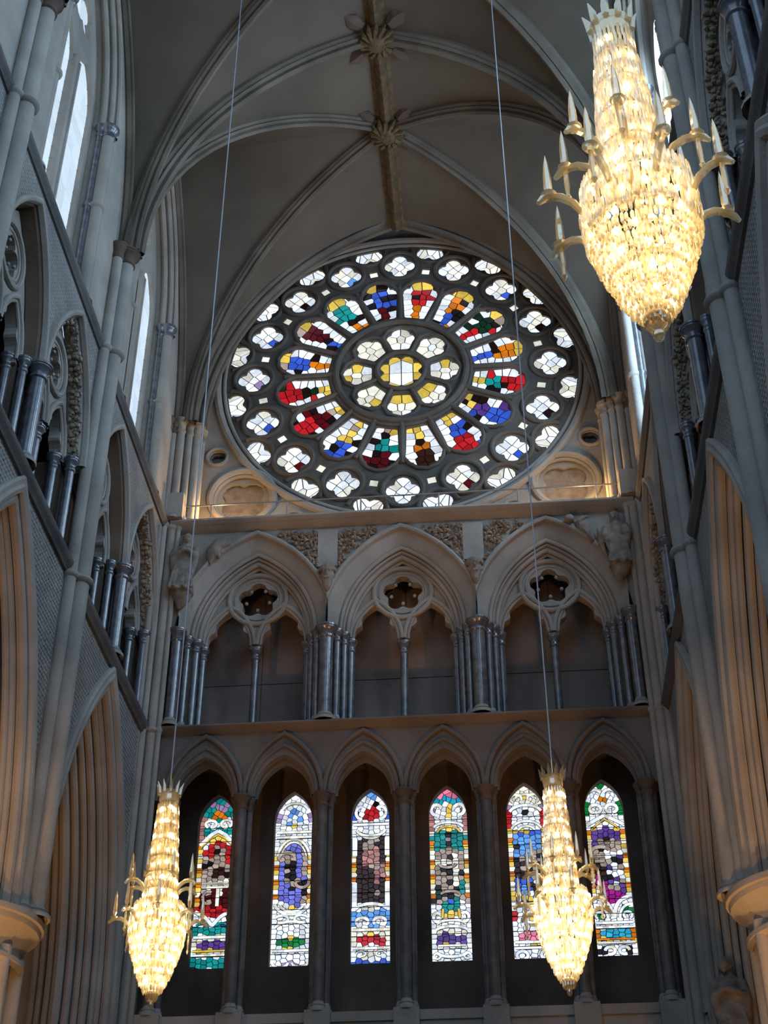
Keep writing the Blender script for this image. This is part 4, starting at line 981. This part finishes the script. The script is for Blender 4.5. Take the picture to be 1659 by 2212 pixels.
# ------------------------------------------------------------------ carved figures
def figure(name, label, parts, cat='statue', voxel=.03):
    m = MB()
    for q in parts:
        if q[0] == 's': m.sphere(q[1], q[2], 14, 10, q[3] if len(q) > 3 else (1, 1, 1))
        else: m.tube(q[1], q[2][0], 12, radii=q[2])
    o = m.obj(name, STATUE); md = o.modifiers.new('merge', 'REMESH'); md.mode = 'VOXEL'; md.voxel_size = voxel; md.use_smooth_shade = True
    tag(o, label, cat); return o
def robed(x, y, z, h, lean=0, turn=0.0, arms='fold', wing=0):
    s = h/1.75; P = []
    def q(a, b, c): return (x+(a+lean*c)*s, y-b*s, z+c*s)
    P.append(('t', [q(0, .02, .0), q(0, .03, .25), q(0, .03, .65), q(0, .02, .92), q(0, .03, 1.12), q(0, .02, 1.30), q(0, 0, 1.40)], [.30*s, .27*s, .20*s, .145*s, .175*s, .17*s, .07*s]))
    P.append(('t', [q(-.2, 0, 1.32), q(0, .01, 1.36), q(.2, 0, 1.32)], [.075*s, .09*s, .075*s]))
    P.append(('t', [q(0, 0, 1.38), q(turn*.02, .03, 1.52)], [.06*s, .06*s]))
    P.append(('s', q(turn*.05, .07, 1.60), .125*s, (.88, 1, 1.15)))
    P.append(('s', q(turn*.01, .0, 1.64), .14*s, (1, .95, 1)))
    P.append(('t', [q(0, -.05, 1.66), q(0, -.06, 1.5), q(0, -.05, 1.3)], [.13*s, .14*s, .16*s]))
    P.append(('t', [q(turn*.07, .15, 1.53), q(turn*.06, .17, 1.42)], [.05*s, .02*s]))
    for e_ in (-1, 1): P.append(('s', q(turn*.06+e_*.045, .165, 1.63), .022*s))
    P.append(('s', q(turn*.12, .19, 1.58), .028*s)); P.append(('s', q(turn*.09, .17, 1.51), .035*s))
    for sx in (-1, 1):
        sh = q(sx*.23, 0, 1.32)
        if arms == 'fold': el = q(sx*.27, .12, 1.02); ha = q(sx*.05+.08*turn, .27, 1.12)
        else: el = q(sx*.30, .05, 1.02); ha = q(sx*.26, .20, .74)
        P.append(('t', [sh, el, ha], [.105*s, .11*s, .06*s])); P.append(('s', ha, .06*s))
        P.append(('t', [el, q(sx*.25, .1, .75), q(sx*.24, .12, .42)], [.10*s, .08*s, .03*s]))
        P.append(('s', q(sx*.11, .28, .02), .085*s, (.8, 1.6, .6)))
    for i in range(6):
        a = -.25+.1*i; P.append(('t', [q(a*.5, .15, .95), q(a*.9, .23, .5), q(a*1.1, .29, .02)], [.02*s, .032*s, .04*s]))
    P.append(('t', [q(0, .0, .02), q(0, -.02, -.14), q(-.05, -.06, -.38)], [.26*s, .2*s, .05*s]))
    if wing:
        for sx in (-1, 1): P.append(('t', [q(sx*.18, -.06, 1.35), q(sx*.42, -.08, 1.25), q(sx*.40, -.08, .8), q(sx*.30, -.06, .4)], [.05*s, .10*s, .09*s, .03*s]))
    return P
figure('spandrel_statue', 'robed stone figure with folded hands in the left spandrel by the corner', robed(-4.90, -.20, 19.05, 1.62, 0, 1, 'fold', 0))
figure('spandrel_statue', 'stone angel standing with lowered arms in the right spandrel by the corner', robed(4.84, -.20, 19.2, 1.5, 0, -1, 'down', 1))
figure('kneeling_figure', 'bowed stone figure with rounded head above the right gallery arch', [('s', (3.83, -.14, 20.62), .115), ('t', [(3.98, -.08, 20.55), (4.15, -.08, 20.42), (4.26, -.06, 20.26), (4.32, -.05, 20.0)], [.07, .15, .12, .06]), ('t', [(4.0, -.16, 20.5), (4.12, -.2, 20.6), (4.26, -.14, 20.66)], [.05, .045, .035]), ('t', [(4.1, -.14, 20.4), (4.22, -.18, 20.2), (4.30, -.14, 20.0)], [.06, .05, .03])])
figure('worn_relief', 'worn headless stone relief beside the left spandrel statue', [('t', [(-4.36, -.05, 20.0), (-4.32, -.08, 20.2), (-4.18, -.09, 20.42), (-3.9, -.06, 20.5)], [.07, .15, .16, .11]), ('t', [(-4.34, -.1, 20.3), (-4.36, -.1, 20.05), (-4.34, -.08, 19.9)], [.06, .05, .03]), ('t', [(-4.15, -.1, 20.3), (-4.16, -.1, 20.15), (-4.15, -.07, 20.05)], [.07, .05, .03])], 'relief')
for sx, t in ((-1, 'left'), (1, 'right')):
    x = sx*1.65
    figure('corbel_head', 'carved brown stone head with hat between the gallery arches, %s one' % t, [('s', (x, -.12, 19.42), .17, (.9, .85, 1.05)), ('t', [(x, -.1, 19.52), (x, -.11, 19.60), (x, -.09, 19.66)], [.20, .205, .15]), ('t', [(x, -.1, 19.32), (x, -.1, 19.15), (x, -.05, 18.98)], [.13, .09, .03]), ('s', (x, -.29, 19.42), .04, (.8, 1, 1.4)), ('s', (x-.07, -.25, 19.48), .03), ('s', (x+.07, -.25, 19.48), .03), ('t', [(x-.06, -.25, 19.31), (x+.06, -.25, 19.31)], [.02, .02]), ('s', (x-.16, -.1, 19.42), .05, (.5, 1, 1.3)), ('s', (x+.16, -.1, 19.42), .05, (.5, 1, 1.3))], 'carving', .02)

# ------------------------------------------------------------------ monument at the lower right
mo = empty('monument', (5.72, -1.15, 0)); tag(mo, 'weathered stone figure on a tall pedestal at the lower right corner', 'monument')
MB().box(-.55, .55, -.45, .45, 0, 7.6).obj('pedestal', STATUE, mo, False)
MB().lathe([(.62, 7.6), (.62, 7.75), (.5, 7.85), (.42, 8.2), (.48, 8.35), (.48, 8.45), (0, 8.45)], n=20).obj('pedestal_cap', STATUE, mo)
fg = MB()
for q in robed(0, 0, 8.45, 1.75, 0, -1, 'fold', 0):
    if q[0] == 's': fg.sphere(q[1], q[2], 14, 10, q[3] if len(q) > 3 else (1, 1, 1))
    elif min(p[2] for p in q[1]) > 8.3: fg.tube(q[1], q[2][0], 12, radii=q[2])
fo = fg.obj('figure', STATUE, mo); md = fo.modifiers.new('merge', 'REMESH'); md.mode = 'VOXEL'; md.voxel_size = .03; md.use_smooth_shade = True
